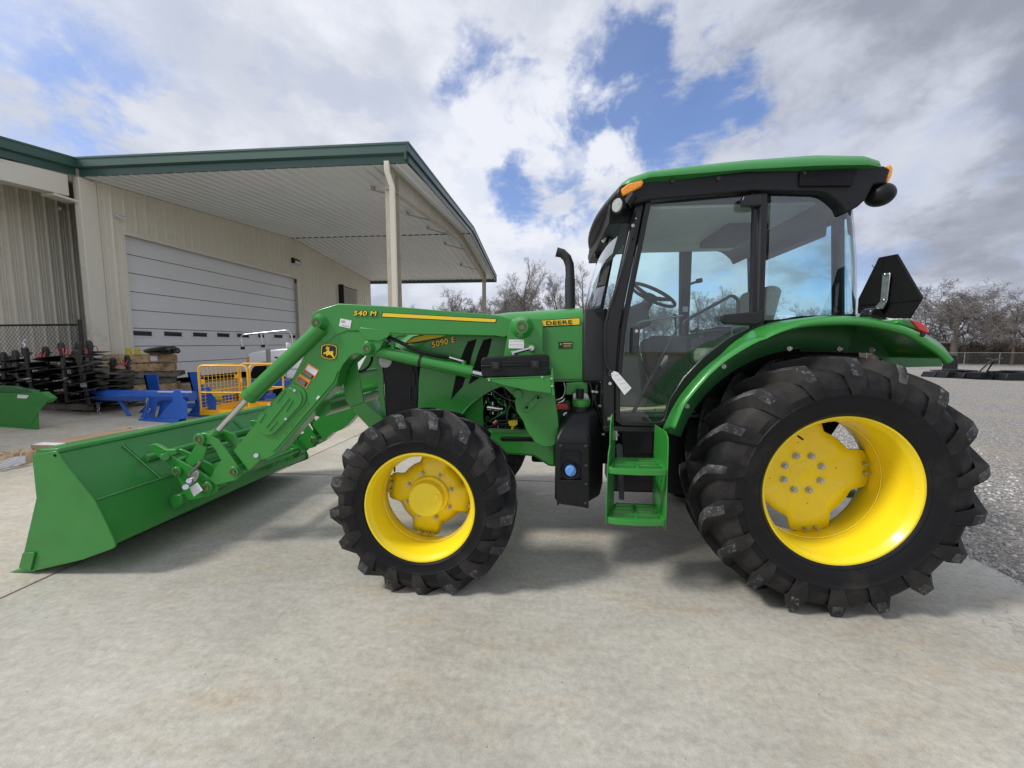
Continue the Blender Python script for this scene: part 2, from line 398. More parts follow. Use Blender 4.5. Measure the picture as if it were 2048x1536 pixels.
# clouds sit on a deck: flatten the direction towards the horizon
zz=M('ADD',M('MAXIMUM',sep.outputs[2],0),.55)
cmb=n.new('ShaderNodeCombineXYZ');L.new(M('DIVIDE',sep.outputs[0],zz),cmb.inputs[0]);L.new(M('DIVIDE',sep.outputs[1],zz),cmb.inputs[1]);L.new(M('MULTIPLY',sep.outputs[2],.9),cmb.inputs[2])
PL=cmb.outputs[0]
warp=n.new('ShaderNodeTexNoise');warp.inputs['Scale'].default_value=3.4;warp.inputs['Detail'].default_value=9;warp.inputs['Roughness'].default_value=.62;L.new(D,warp.inputs['Vector'])
WD=VM('ADD',D,VM('SCALE',VM('SUBTRACT',warp.outputs['Color'],(.5,.5,.5)),scale=.34))
def blob(px,py,rad,soft=.5):
    d=ray(px,py).normalized()
    dot=VM('DOT_PRODUCT',VM('NORMALIZE',WD),d)
    return MR(dot,math.cos(rad/F*1.25),math.cos(rad/F*(1-soft)*.9))
def MAXL(l):
    r=l[0]
    for x in l[1:]: r=M('MAXIMUM',r,x)
    return r
holes=MAXL([blob(1235,175,75,.85),blob(1310,215,75,.85),blob(1390,205,85,.8),M('MULTIPLY',blob(1130,205,85,.8),.55),M('MULTIPLY',blob(1020,205,80,.9),.8),M('MULTIPLY',blob(950,140,70,.9),.6),
            M('MULTIPLY',blob(1055,410,75,.8),.85),M('MULTIPLY',blob(1175,390,55,.8),.6),M('MULTIPLY',blob(150,205,90,.9),.5),M('MULTIPLY',blob(20,160,80,.9),.35),M('MULTIPLY',blob(1560,590,150,.9),.3)])
wisps=NZ(PL,5.5,12,.6,(7,2,0),.3)
hol=M('SUBTRACT',holes,M('MULTIPLY',MR(wisps,.40,.66),.85))
cover=M('SUBTRACT',1.0,M('MULTIPLY',MR(hol,-.2,.70),.92))
puff=NZ(PL,2.1,12,.56,(2.3,4.1,0),.25)
puff2=NZ(PL,5.0,12,.6,(5,0,1),.2)
big=NZ(PL,.9,6,.5,(1.5,3,0),0)
grey=MAXL([M('MULTIPLY',blob(1760,170,330,.95),.85),M('MULTIPLY',blob(1500,60,240,.95),.7),M('MULTIPLY',blob(2000,250,240,.95),.8),M('MULTIPLY',blob(700,40,220,.95),.35),M('MULTIPLY',blob(900,30,160,.95),.5),
           M('MULTIPLY',blob(40,60,200,.95),.45),M('MULTIPLY',blob(1850,520,180,.95),.35)])
bright=MAXL([blob(330,170,330,.95),blob(650,230,260,.95),blob(1180,300,120,.95),blob(1080,320,220,.95),blob(1950,370,130,.95),blob(1000,520,230,.95),blob(820,300,260,.95),M('MULTIPLY',blob(1560,250,120,.95),.6)])
val=M('ADD',M('MULTIPLY',MR(puff,.34,.66,-.5,.5),.50),M('ADD',M('MULTIPLY',MR(puff2,.3,.7,-.5,.5),.26),M('MULTIPLY',MR(big,.3,.7,-.5,.5),.25)))
val=M('ADD',M('ADD',val,.58),M('SUBTRACT',M('MULTIPLY',bright,.26),M('MULTIPLY',grey,.62)))
val=M('MINIMUM',M('MAXIMUM',val,0),1)
cr=n.new('ShaderNodeValToRGB');cr.color_ramp.interpolation='EASE';e=cr.color_ramp.elements
e[0].color=(.27,.29,.355,1);e[0].position=.0;e[1].color=(.70,.72,.78,1);e[1].position=.95
x=e.new(.45);x.color=(.51,.54,.62,1)
L.new(val,cr.inputs[0])
blue=VM('SCALE',sky.outputs[0],scale=.11)
bluet=n.new('ShaderNodeMix');bluet.data_type='RGBA';bluet.blend_type='MULTIPLY';bluet.inputs[0].default_value=1;L.new(blue,bluet.inputs[6]);bluet.inputs[7].default_value=(.95,1.08,1.40,1)
fin=MX(bluet.outputs[2],cr.outputs[0],cover)
horiz=MR(sep.outputs[2],0,.14,.6,0,'LINEAR')
fin=MX(fin,(.60,.63,.72),horiz)
L.new(fin,bg.inputs[0]);bg.inputs[1].default_value=1.0
# ================================================================ TRACTOR
YC=3.36
T=thing('tractor','green utility tractor with yellow wheels, black cab and front loader bucket lowered on the concrete','tractor',(.5,YC,0))
def mirror_y(mb):
    for v in mb.v: v.y=2*YC-v.y
    return mb
def flat(pts,Y0,Y1,mb=None):
    mb=mb or MB();return mb.prism(XZ(pts,Y0),Y0,Y1)
def ringp(mb,outer,inner,y0,y1):
    n=len(outer)
    vs=[(x,y0,z) for x,z in outer]+[(x,y0,z) for x,z in inner]+[(x,y1,z) for x,z in outer]+[(x,y1,z) for x,z in inner]
    fs=[]
    for i in range(n):
        j=(i+1)%n
        fs+=[(i,j,n+j,n+i),(2*n+i,3*n+i,3*n+j,2*n+j),(i,2*n+i,2*n+j,j),(n+i,n+j,3*n+j,3*n+i)]
    return mb.add(vs,fs)
# ---------------------------------------------------------------- wheels
def tyre(c,w,prof,Rt,Rs,nl,hw,parent,ph=0,name='tyre'):
    m=MB();m.cur=2
    pr=prof+[(-y,r) for y,r in prof[::-1][1:]]
    m.lathe(pr,c,'Y',96)
    lim=Rt*.80
    cx,cy,cz=c
    for fi,f in enumerate(m.f):
        v=m.v[f[2]]
        if math.hypot(v.x-cx,v.z-cz)>lim: m.mi[fi]=0
    def pt(y,r,t): return (cx+r*math.cos(t),cy+y,cz+r*math.sin(t))
    rng=random.Random(5)
    for side in(-1,1):
        for k in range(nl):
            t0=2*PI*(k+(.5 if side>0 else 0))/nl+ph
            hh=hw*rng.uniform(.90,1.10)
            st=[]   # y, rbase, rtop, theta(lead), top half width, base half width (metres)
            N=7;kq=1 if Rt>.7 else .82
            for i in range(N):
                u=i/(N-1);y=-(-.03+(w*.93+.03)*u)
                th=(1-u)**1.15*(w*1.15/Rt)
                st.append((y,Rs-.012-.03*u*u,Rt-.016*u**3,th,hh*(.75+.25*u),hh*(1.25+1.0*u)))
            st.append((-w*1.03,Rs-.06,Rt-.060,-.016,hh*1.05,hh*2.1))
            st.append((-w*(1.075 if Rt>.7 else 1.05),Rs-.105*kq,Rt-.110*kq,-.030,hh*.95,hh*1.9))
            st.append((-w*(1.085 if Rt>.7 else 1.055),Rs-.15*kq,Rt-.165*kq,-.046,hh*.7,hh*1.6))
            st.append((-w*1.04,Rs-.19*kq,Rt-.235*kq,-.058,hh*.3,hh*1.1))
            rows=[]
            for (y,rb,rt,th,a,b) in st:
                y=y*(-side)*-1
                rows.append([pt(y,rb,t0+th+b/Rt),pt(y,rt,t0+th+a/Rt),pt(y,rt,t0+th-a/Rt),pt(y,rb,t0+th-b/Rt)])
            kk=len(m.v);m.v+=[Vector(p) for r in rows for p in r]
            for i in range(len(rows)-1):
                for j in range(3):
                    m.f.append((kk+i*4+j,kk+i*4+j+1,kk+(i+1)*4+j+1,kk+(i+1)*4+j))
                    m.mi.append(1 if j==1 and i<N+1 else 0)
            m.f.append((kk,kk+1,kk+2,kk+3));m.mi.append(0)
            e=kk+(len(rows)-1)*4;m.f.append((e+3,e+2,e+1,e));m.mi.append(0)
    for v in m.v:
        if v.z<.0: v.z=.0
    return m.build(name,['rubber','rubber_worn','rubber_side'],parent,smooth=44,origin=c)
def lobes(c,yo,r_in,r_out,n,ph,dish,sgn,hubr):
    m=MB();cx,cy,cz=c;N=96
    def edge(t):
        f=(math.cos(n*(t-ph))+1)/2;f=max(0,min(1,(f-.30)/.42));f=f*f*(3-2*f);return r_in+(r_out-r_in)*f
    rows=[]
    for q in (0.02,hubr,.45,.62,.8,1.0):
        row=[]
        for i in range(N+1):
            t=2*PI*i/N;e=edge(t);r=q*e if q>hubr else q*r_in
            d=0 if q<=hubr else dish*((q-hubr)/(1-hubr))**1.3
            row.append((cx+r*math.cos(t),cy+sgn*(yo+d),cz+r*math.sin(t)))
        rows.append(row)
    m.grid(rows);return m
def nut(mb,x,y,z,sgn,r=.014,l=.02):
    mb.tube([(x,y,z),(x,y-sgn*l,z)],r,6);mb.tube([(x,y-sgn*l,z),(x,y-sgn*(l+.012),z)],r*.55,8);return mb
def wheel(rear,near):
    sgn=1 if near else -1
    if rear: cx,cz,w,yy,Rt,Rs,nl,hw,fr=1.728,.762,.235,2.535,.790,.738,18,.030,.442
    else: cx,cz,w,yy,Rt,Rs,nl,hw,fr=-.787,.580,.168,2.468,.614,.578,17,.030,.356
    cy=yy if near else 2*YC-yy;c=(cx,cy,cz)
    e=bpy.data.objects.new('rear_wheel' if rear else 'front_wheel',None);COL.objects.link(e);e.parent=T;e.location=Vector(c)-wloc(T);WL[e.name]=Vector(c);e.empty_display_size=.1
    if rear: prof=[(-.190,.430),(-.206,.438),(-.226,.452),(-.232,.462),(-.230,.468),(-.241,.49),(-.247,.53),(-.248,.565),(-.250,.567),(-.250,.573),(-.247,.575),(-.243,.61),(-.236,.65),(-.222,.685),(-.20,.708),(-.15,.722),(-.08,.733),(0,.737)]
    else: prof=[(-.135,.340),(-.146,.352),(-.160,.366),(-.166,.374),(-.165,.380),(-.172,.40),(-.174,.43),(-.176,.432),(-.176,.437),(-.174,.439),(-.174,.45),(-.168,.49),(-.155,.525),(-.14,.545),(-.10,.558),(-.05,.566),(0,.569)]
    tyre(c,w,prof,Rt,Rs,nl,hw,e,ph=(.02 if rear else .10)+(0 if near else .11))
    m=MB();s=sgn
    f=fr;ww=.205 if rear else .148
    pr=[(-ww+.03,f-.002),(-ww+.006,f-.002),(-ww-.004,f+.006),(-ww-.013,f+.002),(-ww-.012,f-.008),(-ww+.004,f-.016),(-ww+.016,f-.026),(-ww+.03,f-.032),(-ww+.075,f-.042),(-ww+.10,f-.046),(-ww+.12,f-.050),(-ww*.1,f-.050),(ww*.05,f-.047),(ww*.35,f-.050),(ww*.6,f-.045),(ww-.03,f-.035),(ww,f-.02),(ww+.01,f)]
    pr=[pr[0]]+pr[1:]
    m.lathe([(a*s,b) for a,b in pr],c,'Y',96);rim=m.build('rim','yellow',e,smooth=50,origin=c)
    wb=MB();rr_=random.Random(1);wb.tube([(cx+(fr-.0515+.001*rr_.random())*math.cos(2*PI*i/90),cy+s*(.012+.003*rr_.random()),cz+(fr-.0515)*math.sin(2*PI*i/90)) for i in range(90)],.004,5,closed=True);wb.build('weld_bead','yellow',e,smooth=60)
    yo=.15 if rear else .105;nl_=4;ph=R(8) if rear else R(-9)
    # disc
    if rear: dm=lobes(c,yo,.305,.392,4,ph,-.03,s,.42)
    else: dm=lobes(c,yo-.04,.235,.308,4,ph,.05,s,.55)
    d=dm.build('wheel_disc','yellow',e,smooth=40,solid=.012,origin=c,weld=True)
    yb=cy+s*(yo+(-.03 if rear else .01))
    # clamps on the rim
    cm=MB();rr=.368 if rear else .290
    nm=MB()
    for k in range(4):
        t=ph+k*PI/2
        for dt in(-.085,.085):
            x=cx+rr*math.cos(t+dt*(1 if rear else 1.15));z=cz+rr*math.sin(t+dt*(1 if rear else 1.15))
            nut(MB(),x,yb-s*.004,z,s,.013,.03).build('clamp_bolt','zinc',e,smooth=30)
        b=MB();hw_=.075 if rear else .06
        n0=len(cm.v)
        cm.box((0,0,0),(.03,.05,hw_*2),0)
        Mx=Matrix.Translation((cx+(rr+.014)*math.cos(t),yb+s*.02,cz+(rr+.014)*math.sin(t)))@Matrix.Rotation(-t,4,'Y')
        for i in range(n0,len(cm.v)): cm.v[i]=Mx@cm.v[i]
        cm.build('rim_clamp','yellow',e,bevel=.004);cm=MB()
    q=(cx+(fr-.055)*math.cos(2.2),cy-s*(ww-.05),cz+(fr-.055)*math.sin(2.2));MB().tube([q,(q[0]-.02*math.cos(2.2),q[1]-s*.03,q[2]-.02*math.sin(2.2))],.006,8).build('valve_stem','black_frame',e)
    # hub and nuts
    if rear:
        y0=cy+s*yo
        h=MB();h.lathe([(-.022*s,.0),(-.022*s,.02),(-.016*s,.03),(-.013*s,.082),(-.004*s,.088),(0,.09),(0,.16)],(cx,y0,cz),'Y',40)
        h.build('hub','yellow',e,smooth=30,origin=(cx,y0,cz))
        for k in range(8):
            t=2*PI*(k+.5)/8
            nut(MB(),cx+.125*math.cos(t),y0,cz+.125*math.sin(t),s,.024,.024).build('wheel_nut','zinc',e,smooth=30)
        hm=MB()
        for k in range(8):
            t=2*PI*(k+.25)/8;hm.cyl((cx+.215*math.cos(t),y0+s*.002,cz+.215*math.sin(t)),(cx+.215*math.cos(t),y0-s*.0165,cz+.215*math.sin(t)),.009 if k%2 else .007,8)
            hm.cyl((cx+.24*math.cos(t+.16),y0+s*.003,cz+.24*math.sin(t+.16)),(cx+.24*math.cos(t+.16),y0-s*.018,cz+.24*math.sin(t+.16)),.006,8)
        hm.build('bolt_holes','black_matte',e)
        MB().cyl((cx,y0+s*.01,cz),(cx,YC,cz),.13,24,.17).build('axle_housing','black_matte',e)
    else:
        y0=cy+s*(yo-.04)
        h=MB();h.lathe([(-.095*s,0),(-.095*s,.108),(-.090*s,.116),(-.03*s,.119),(-.02*s,.135),(0,.14)],(cx,y0,cz),'Y',48)
        h.build('hub','yellow',e,smooth=30,origin=(cx,y0,cz))
        pm=MB();pm.cyl((cx+.075,y0-s*.095,cz+.03),(cx+.075,y0-s*.103,cz+.03),.018,16);pm.box((cx+.05,y0-s*.096,cz-.02),(.05,.006,.010),0,0,R(-25))
        pm.build('hub_plug','yellow',e,smooth=30)
        for k in range(8):
            t=2*PI*(k+.5)/8-.1
            nut(MB(),cx+.163*math.cos(t),y0+s*.003,cz+.163*math.sin(t),s,.014,.02).build('wheel_nut','zinc',e,smooth=30)
        MB().cyl((cx,y0+s*.01,cz),(cx,YC,cz-.02),.10,20,.13).build('axle_housing','green',e)
    return e
for rear in(True,False):
    for near in(True,False): wheel(rear,near)
# ---------------------------------------------------------------- hood and nose
HY=2.96;HF=2*YC-HY
def hoodloft():
    top=[(1167,620),(1100,624),(1015,629),(930,641),(860,655),(805,673),(770,692),(755,712)]
    bot=[(1165,762),(1100,764),(1015,768),(960,782),(920,806),(900,830),(836,832),(836,800)]
    rows=[]
    tp=[P(a,b,HY) for a,b in top]
    for i,p in enumerate(tp):
        x,z=p.x,p.z;inset=[0,0,0,.01,.02,.04,.09,.16][i]
        zb=[1.345,1.34,1.33,1.38,1.40,1.42,1.44,1.46][i]
        rows.append([(x,HY+inset,zb),(x,HY+inset-.006,(zb+z)/2),(x,HY+inset+.004,z-.10),(x,HY+inset+.022,z-.035),(x,HY+inset+.06,z),(x,HY+inset+.14,z+.03),(x,YC,z+.05),
                     (x,HF-inset-.14,z+.03),(x,HF-inset-.06,z),(x,HF-inset-.022,z-.035),(x,HF-inset-.004,z-.10),(x,HF-inset+.006,(zb+z)/2),(x,HF-inset,zb)])
    m=MB();m.grid(rows)
    k=len(m.v)-13;m.f.append(tuple(range(k,k+13)));m.mi.append(0)
    m.f.append(tuple(range(12,-1,-1)));m.mi.append(0)
    return m
hood=hoodloft().build('hood','green',T,smooth=35)
# side panel under the hood with the wheel arch
sp=[(1165,758),(1100,760),(1070,762),(1035,764),(1005,771),(980,781),(955,797),(932,818),(915,842),(836,842),(838,760),(846,690),(880,668),(960,662),(1165,650)]
for y0,y1 in((HY-.012,HY+.012),(HF-.012,HF+.012)):
    m=MB();m.prism(XZ(sp,HY),y0,y1);s_=m.build('side_panel','green',T,bevel=.004)
m=MB()
flat([(953,678),(936,683),(928,700),(919,725),(911,755),(902,799),(925,773),(933,748),(942,716)],HY-.016,HY-.008,m)
flat([(984,676),(967,680),(958,700),(950,725),(937,769),(957,757),(966,735),(977,706)],HY-.016,HY-.008,m)
m.build('vent_slots','black_matte',T,smooth=0)
# crease line of the hood + gap lines
m=MB();m.tube([P(1165,655,HY-.008),P(1110,657,HY-.008),P(1085,662,HY-.008)],.002,5);m.build('hood_crease','green_dark',T)
# arch lip
m=MB();m.tube([P(a,b,HY-.016) for a,b in smooth_path([(915,842,0),(932,818,0),(955,797,0),(980,781,0),(1005,771,0),(1035,764,0)],4) for a,b in [(a,b)]] if False else [P(p.x,p.y,HY-.016) for p in smooth_path([(915,842,0),(932,818,0),(955,797,0),(980,781,0),(1005,771,0),(1035,764,0)],4)],.008,6)
m.build('arch_lip','green',T)
# nose: black grille block
m=MB();m.prism(XZ([(760,722),(838,712),(840,830),(770,838),(767,770)],HY),HY+.004,HF-.004)
g=m.build('grille','black_plastic',T,bevel=.02)
m=MB()
for k in range(14):
    z=1.13+.035*k;m.box((-1.295,YC,z),(.012,.62,.012))
m.build('grille_bars','black_matte',g)
m=MB()
m.tube([P(825,712,HY-.01),P(822,735,HY-.01),P(828,750,HY-.01),P(828,770,HY-.01),P(820,772,HY-.01),P(819,802,HY-.01),P(831,804,HY-.01)],.004,6);m.build('grille_latch_wire','cowl_grey',g)
m=MB();m.lathe([(-.02,.0),(-.02,.05),(0,.065),(.03,.07)],P(772,722,HY+.02),'Y',24);m.build('headlight','lamp_lens',T)
m=MB();m.box((-1.36,HF-.12,1.5),(.06,.2,.12));m.build('headlight','lamp_lens',T)
# yellow accent
m=MB();flat([(809,686),(828,675),(851,670),(897,670),(879,675),(830,684)],HY-.015,HY-.010,m);m.build('accent_decal','yellow_decal',T,smooth=0)
m=MB();flat([(805,688),(826,673),(850,668),(903,668),(882,677),(831,687)],HY-.0125,HY-.008,m);m.build('accent_decal_border','ink',T,smooth=0)
def decal_text(name,body,pxl,pxr,Y,hpx,material='yellow_decal',border='ink',bold=.022,shear=.15,parent=T):
    a=P(pxl[0],pxl[1],Y);b=P(pxr[0],pxr[1],Y);ang=math.atan2(b.z-a.z,b.x-a.x);L_=(b-a).length
    h=abs(P(pxl[0],pxl[1]-hpx,Y).z-a.z)
    if border:
        text_mesh(name+'_border',body,1,(a.x-.004,Y-.002,a.z-.004),border,parent,.0015,bold*3.4,shear,1.12,rot=(PI/2,0,0),fit=(L_+.008,h+.008)).rotation_euler=(PI/2,-ang,0)
    t=text_mesh(name,body,1,(a.x,Y-.005,a.z),material,parent,.0015,bold,shear,1.12,fit=(L_,h));t.rotation_euler=(PI/2,-ang,0)
decal_text('model_number','5090 E',(865,696),(912,684),HY-.014,12,bold=.03)
# name plate JOHN DEERE
m=MB();flat([(1025,644),(1159.5,635),(1160.5,650),(1027,656)],HY-.012,HY-.004,m);m.build('name_plate_border','ink',T,smooth=0)
m=MB();flat([(1026,645.3),(1158.6,636.3),(1159.3,648.8),(1028,655)],HY-.015,HY-.006,m);np_=m.build('name_plate','yellow_decal',T,smooth=0)
a=P(1037,655.2,HY-.018);b=P(1144,650.0,HY-.018)
t=text_mesh('name_plate_lettering','JOHN DEERE',1,a,'ink',T,.001,.009,0,1.06,fit=((b-a).length,.038));t.rotation_euler=(PI/2,-math.atan2(b.z-a.z,b.x-a.x),0)
m=MB();flat([(1117,684),(1145,683),(1145,696.5),(1117,697)],HY-.016,HY-.010,m);m.build('dealer_sticker','ink',T,smooth=0)
m=MB()
for (x0,x1,y0,y1) in((1126,1144,686,688.4),(1127,1142,690.4,691.6),(1127,1143,693.2,694.2)): flat([(x0,y0),(x1,y0),(x1,y1),(x0,y1)],HY-.018,HY-.015,m)
m.prism(circ(*(lambda v:(v.x,v.z))(P(1121.5,688.5,HY)),.007,10),HY-.018,HY-.015)
m.build('dealer_sticker_print','gold_ink',T,smooth=0)
# cowl
m=MB();m.prism(XZ([(1168,616),(1204,614),(1209,620),(1208,764),(1166,764)],2.92),2.925,2*YC-2.925);m.build('cowl','cowl_grey',T,bevel=.012)
# exhaust
m=MB();yy=3.66
m.tube([P(1140,660,yy),P(1140,558,yy)],[.047]*2,20)
m.tube([P(1140,562,yy),P(1140,545,yy),P(1139,530,yy),P(1134,516,yy),P(1125,507,yy),P(1113,504,yy)],[.044,.041,.041,.041,.041,.043],20)
m.build('exhaust_pipe','cowl_grey',T,smooth=40)
# ---------------------------------------------------------------- engine bay, frame castings
m=MB();m.prism(XZ([(870,858),(965,860),(1050,860),(1112,855),(1112,935),(1097,933),(1068,914),(1005,908),(985,915),(870,915)],2.99),2.99,3.73)
m.build('front_frame','green',T,bevel=.02)
m=MB();m.prism(XZ([(905,838),(965,780),(967,872),(915,872)],3.0),3.0,3.03);m.build('frame_side','green',T,bevel=.003)
m=MB();m.bb(-.72,.35,3.22,3.55,.9,1.36);m.build('engine_block','black_matte',T,bevel=.02)
# pump, lines and fittings
def eb(px,py,y=3.1): return P(px,py,y)
for nm,a,b_,r_ in(('injection_pump',(975,815),(1000,818),.035),('pump_shaft',(1000,818),(1006,818),.022),('pump_body',(985,803),(985,828),.022),('fitting',(972,800),(972,806),.014),('fitting',(1002,826),(1012,827),.012),('fitting',(983,783),(983,790),.012),('fitting',(975,788),(990,790),.008),('fitting',(996,846),(996,856),.010),('fitting',(1003,843),(1003,852),.009),('fitting',(1010,800),(1010,812),.012)):
    MB().cyl(eb(*a),eb(*b_),r_,14).build(nm,'chrome',T,smooth=40)
rq=random.Random(31)
for k in range(16):
    px,py=rq.uniform(970,1050),rq.uniform(778,858);pts=[eb(px,py,3.08)]
    for j in range(3): px+=rq.uniform(-22,22);py+=rq.uniform(-14,16);pts.append(eb(min(max(px,968),1052),min(max(py,775),862),3.06+rq.uniform(0,.08)))
    MB().tube(smooth_path(pts,5),rq.choice((.005,.007,.011,.014)),7).build('engine_line',rq.choice(('green','black_frame','green_dark','grey_metal','black_frame')),T,smooth=60)
for k in range(14):
    q=eb(rq.uniform(972,1048),rq.uniform(780,856),3.07);MB().tube([q,q+Vector((rq.uniform(-.02,.02),-.02,rq.uniform(-.02,.02)))],rq.choice((.008,.012,.018)),8).build('engine_fitting',rq.choice(('zinc','green','chrome','rusty','green_dark')),T)
m=MB()
for pts in ([(985,775),(990,795),(1008,800),(1012,818),(1003,828),(985,838),(972,845)],[(972,800),(966,820),(968,845),(985,862)],[(1030,800),(1018,815),(1014,835),(1022,850),(1045,860)],[(1040,790),(1048,808),(1052,830)]):
    m.tube(smooth_path([eb(a,b,3.06) for a,b in pts],5),.006,7)
m.build('fuel_lines','green',T,smooth=60)
m=MB()
for pts in ([(970,838),(985,845),(1010,848),(1030,838),(1045,835)],[(968,858),(990,850),(1000,842),(1025,842)],[(1020,790),(1022,808),(1034,825),(1035,850)],[(1005,772),(1015,790),(1020,810)]):
    m.tube(smooth_path([eb(a,b,3.03) for a,b in pts],5),.012,8)
m.build('engine_hoses','black_frame',T,smooth=60)
m=MB();m.tube(smooth_path([eb(a,b,2.98) for a,b in [(980,776),(1000,790),(1020,800),(1045,804)]],5),.005,6);m.tube([eb(978,858,2.98),eb(1050,861,2.98)],.005,6);m.build('steel_lines','grey_metal',T,smooth=60)
m=MB();m.prism(XZ([(1016,842),(1034,840),(1036,848),(1030,853),(1018,852)],3.0),3.0,3.04);m.cyl(eb(1025,852,3.02),eb(1025,860,3.02),.012,8);m.build('oil_filler_cap','yellow',T,bevel=.004)
m=MB();m.cyl(eb(988,847,3.0),eb(994,841,3.0),.014,10);m.build('hose_fitting','copper',T)
m=MB();m.bb(-.2,-.06,3.12,3.3,1.0,1.26);m.cyl(eb(1030,826,3.1),eb(1030,850,3.1),.03,12);m.cyl(eb(1012,862,3.1),eb(1012,846,3.1),.02,10);m.build('oil_filter','green_dark',T,bevel=.01)
# bits between the mast and the cab
m=MB();m.prism(XZ([(1133,766),(1176,763),(1176,788),(1150,790),(1131,790)],2.95),2.95,3.2);m.build('valve_block','green',T,bevel=.006)
m=MB();m.prism(XZ([(1110,800),(1140,800),(1146,830),(1136,845),(1110,850)],3.0),3.0,3.3);m.build('gearbox_flange','green_dark',T,bevel=.01)
m=MB();m.bb(*[P(1122,0,2.9).x,P(1148,0,2.9).x],2.9,2.97,P(1122,820,2.9).z,P(1122,809,2.9).z);m.build('drain_valve','red_part',T,bevel=.006)
m=MB();m.cyl(P(1132,830,2.98),P(1132,830,2.94),.022,14);m.build('plug','zinc',T)
m=MB();m.prism(XZ([(1146,788),(1152,786),(1153,792),(1166,792),(1168,786),(1176,788),(1180,799),(1146,800)],2.86),2.86,2.93);m.build('manifold','zinc',T,bevel=.004)
m=MB();m.cyl(P(1160,797,2.84),P(1160,778,2.84),.028,14);m.build('sensor','black_plastic',T)
m=MB()
m.tube(smooth_path([P(a,b,2.95) for a,b in[(1112,800),(1125,795),(1130,780),(1128,765)]],5),.006,7);m.tube(smooth_path([P(a,b,2.93) for a,b in[(1116,806),(1124,803),(1130,797)]],5),.005,7);m.build('pipe','aluminium',T,smooth=60)
m=MB()
for pts in ([(1178,760),(1186,790),(1184,815),(1190,840)],[(1195,770),(1190,800),(1200,830),(1212,850)],[(1205,760),(1202,800),(1206,850)],[(1183,780),(1196,820),(1205,860)]):
    m.tube(smooth_path([P(a,b,2.86) for a,b in pts],5),.010,8)
m.build('wiring_hoses','black_frame',T,smooth=60)
m=MB()
for a,b in((1186,783),(1193,784),(1213,783),(1200,812),(1212,855),(1206,868)): m.box(P(a,b,2.85),(.022,.02,.016))
m.build('hose_clips','zinc',T,bevel=.002)
m=MB();m.bb(.30,.50,3.0,3.7,.85,1.3);m.bb(.32,.56,2.9,3.0,.95,1.15);m.build('bulkhead','black_matte',T,bevel=.01)
# transmission, fuel tank, drawbar region
m=MB();m.bb(.2,1.95,3.02,3.70,.72,1.1);m.bb(-.1,.6,3.1,3.6,.66,.9);m.bb(-.35,.2,2.98,3.74,.86,.905);m.build('transmission','black_matte',T,bevel=.02)
m=MB();m.bb(2.0,2.35,3.15,3.2,.42,.5);m.bb(2.0,2.35,3.52,3.57,.42,.5);m.cyl((1.9,3.18,.46),(2.7,3.0,.5),.03,8);m.cyl((1.9,3.54,.46),(2.7,3.72,.5),.03,8);m.cyl((2.0,2.98,1.22),(2.5,2.96,1.28),.035,10);m.cyl((2.05,3.36,1.2),(2.5,3.36,1.15),.025,8)
m.build('hitch_arms','green_dark',T,smooth=40)
# ---------------------------------------------------------------- black fluid tank by the steps
def loft(rings,cap=True):
    m=MB();n=len(rings[0]);m.v=[Vector(p) for r in rings for p in r]
    for i in range(len(rings)-1):
        for j in range(n):
            m.f.append((i*n+j,i*n+(j+1)%n,(i+1)*n+(j+1)%n,(i+1)*n+j));m.mi.append(0)
    if cap:
        m.f.append(tuple(range(n-1,-1,-1)));k=(len(rings)-1)*n;m.f.append(tuple(range(k,k+n)));m.mi+=[0,0]
    return m
def tring(z,dx0=0,dx1=0,dy=0,x0=.078,x1=.335):
    return [(x0+dx0,2.625+dy,z),(x1-.02-dx1,2.625+dy,z),(x1+.075-dx1,2.76+dy*.4,z),(x1+.13-dx1,3.0,z),(x0+.02+dx0,3.0,z)]
xl=.078;xr=P(1178,950,2.60).x
m=loft([tring(.50,.05,.05,.06),tring(.53),tring(.955),tring(.99,.01,.01,.02),[(.14,2.70,1.075),(.30,2.70,1.10),(.385,2.76,1.13),(.385,2.96,1.13),(.15,2.96,1.08)],[(.20,2.74,1.13),(.30,2.74,1.15),(.36,2.78,1.165),(.36,2.92,1.165),(.21,2.92,1.14)]])
tank=m.build('fluid_tank','black_plastic',T,bevel=.018,smooth=40)
m=MB();c=P(1163,826,2.80);m.tube([(c.x,2.82,1.12),(c.x,2.82,1.195)],[.072,.055],20);m.build('tank_neck','black_plastic',tank,smooth=40)
m=MB();m.lathe([(0,.066),(.028,.066),(.033,.055),(.034,.0)],(c.x,2.82,1.195),'Z',24);m.lathe([(-.02,.06),(0,.066)],(c.x,2.82,1.195),'Z',24);m.build('tank_cap','green',tank,smooth=30)
# front cover with the recess for the blue cap
fy0,fy1=2.597,2.632
m=MB()
flat([(1110,888),(1121,888),(1121,1006),(1114,1012)],fy0,fy1,m)
flat([(1163,888),(1177,888),(1177,1017),(1163,1014)],fy0,fy1,m)
flat([(1121,888),(1163,888),(1163,906),(1160,901),(1154,899),(1130,899),(1124,901),(1121,907)],fy0,fy1,m)
flat([(1121,960),(1163,960),(1163,1014),(1121,1008)],fy0,fy1,m)
cov=m.build('tank_cover','black_plastic',tank,smooth=0)
m=MB();m.tube([P(1125,962,fy0),P(1133,1008,fy0)],.003,5);m.tube([P(1159,962,fy0),P(1150,1011,fy0)],.003,5);m.tube([P(1123,962,fy0),P(1162,962,fy0)],.004,5);m.tube([P(1176.5,888,fy0),P(1176.5,1016,fy0)],.003,5);m.build('cover_ribs','black_frame',tank)
m=MB()
for a,b in((1121,891),(1171,892),(1172,931),(1172,968),(1171,1006),): m.cyl(P(a,b,fy0),P(a,b,fy0-.008),.010,10)
m.build('cover_screws','black_gloss',tank,smooth=30)
c=P(1141,940,2.615)
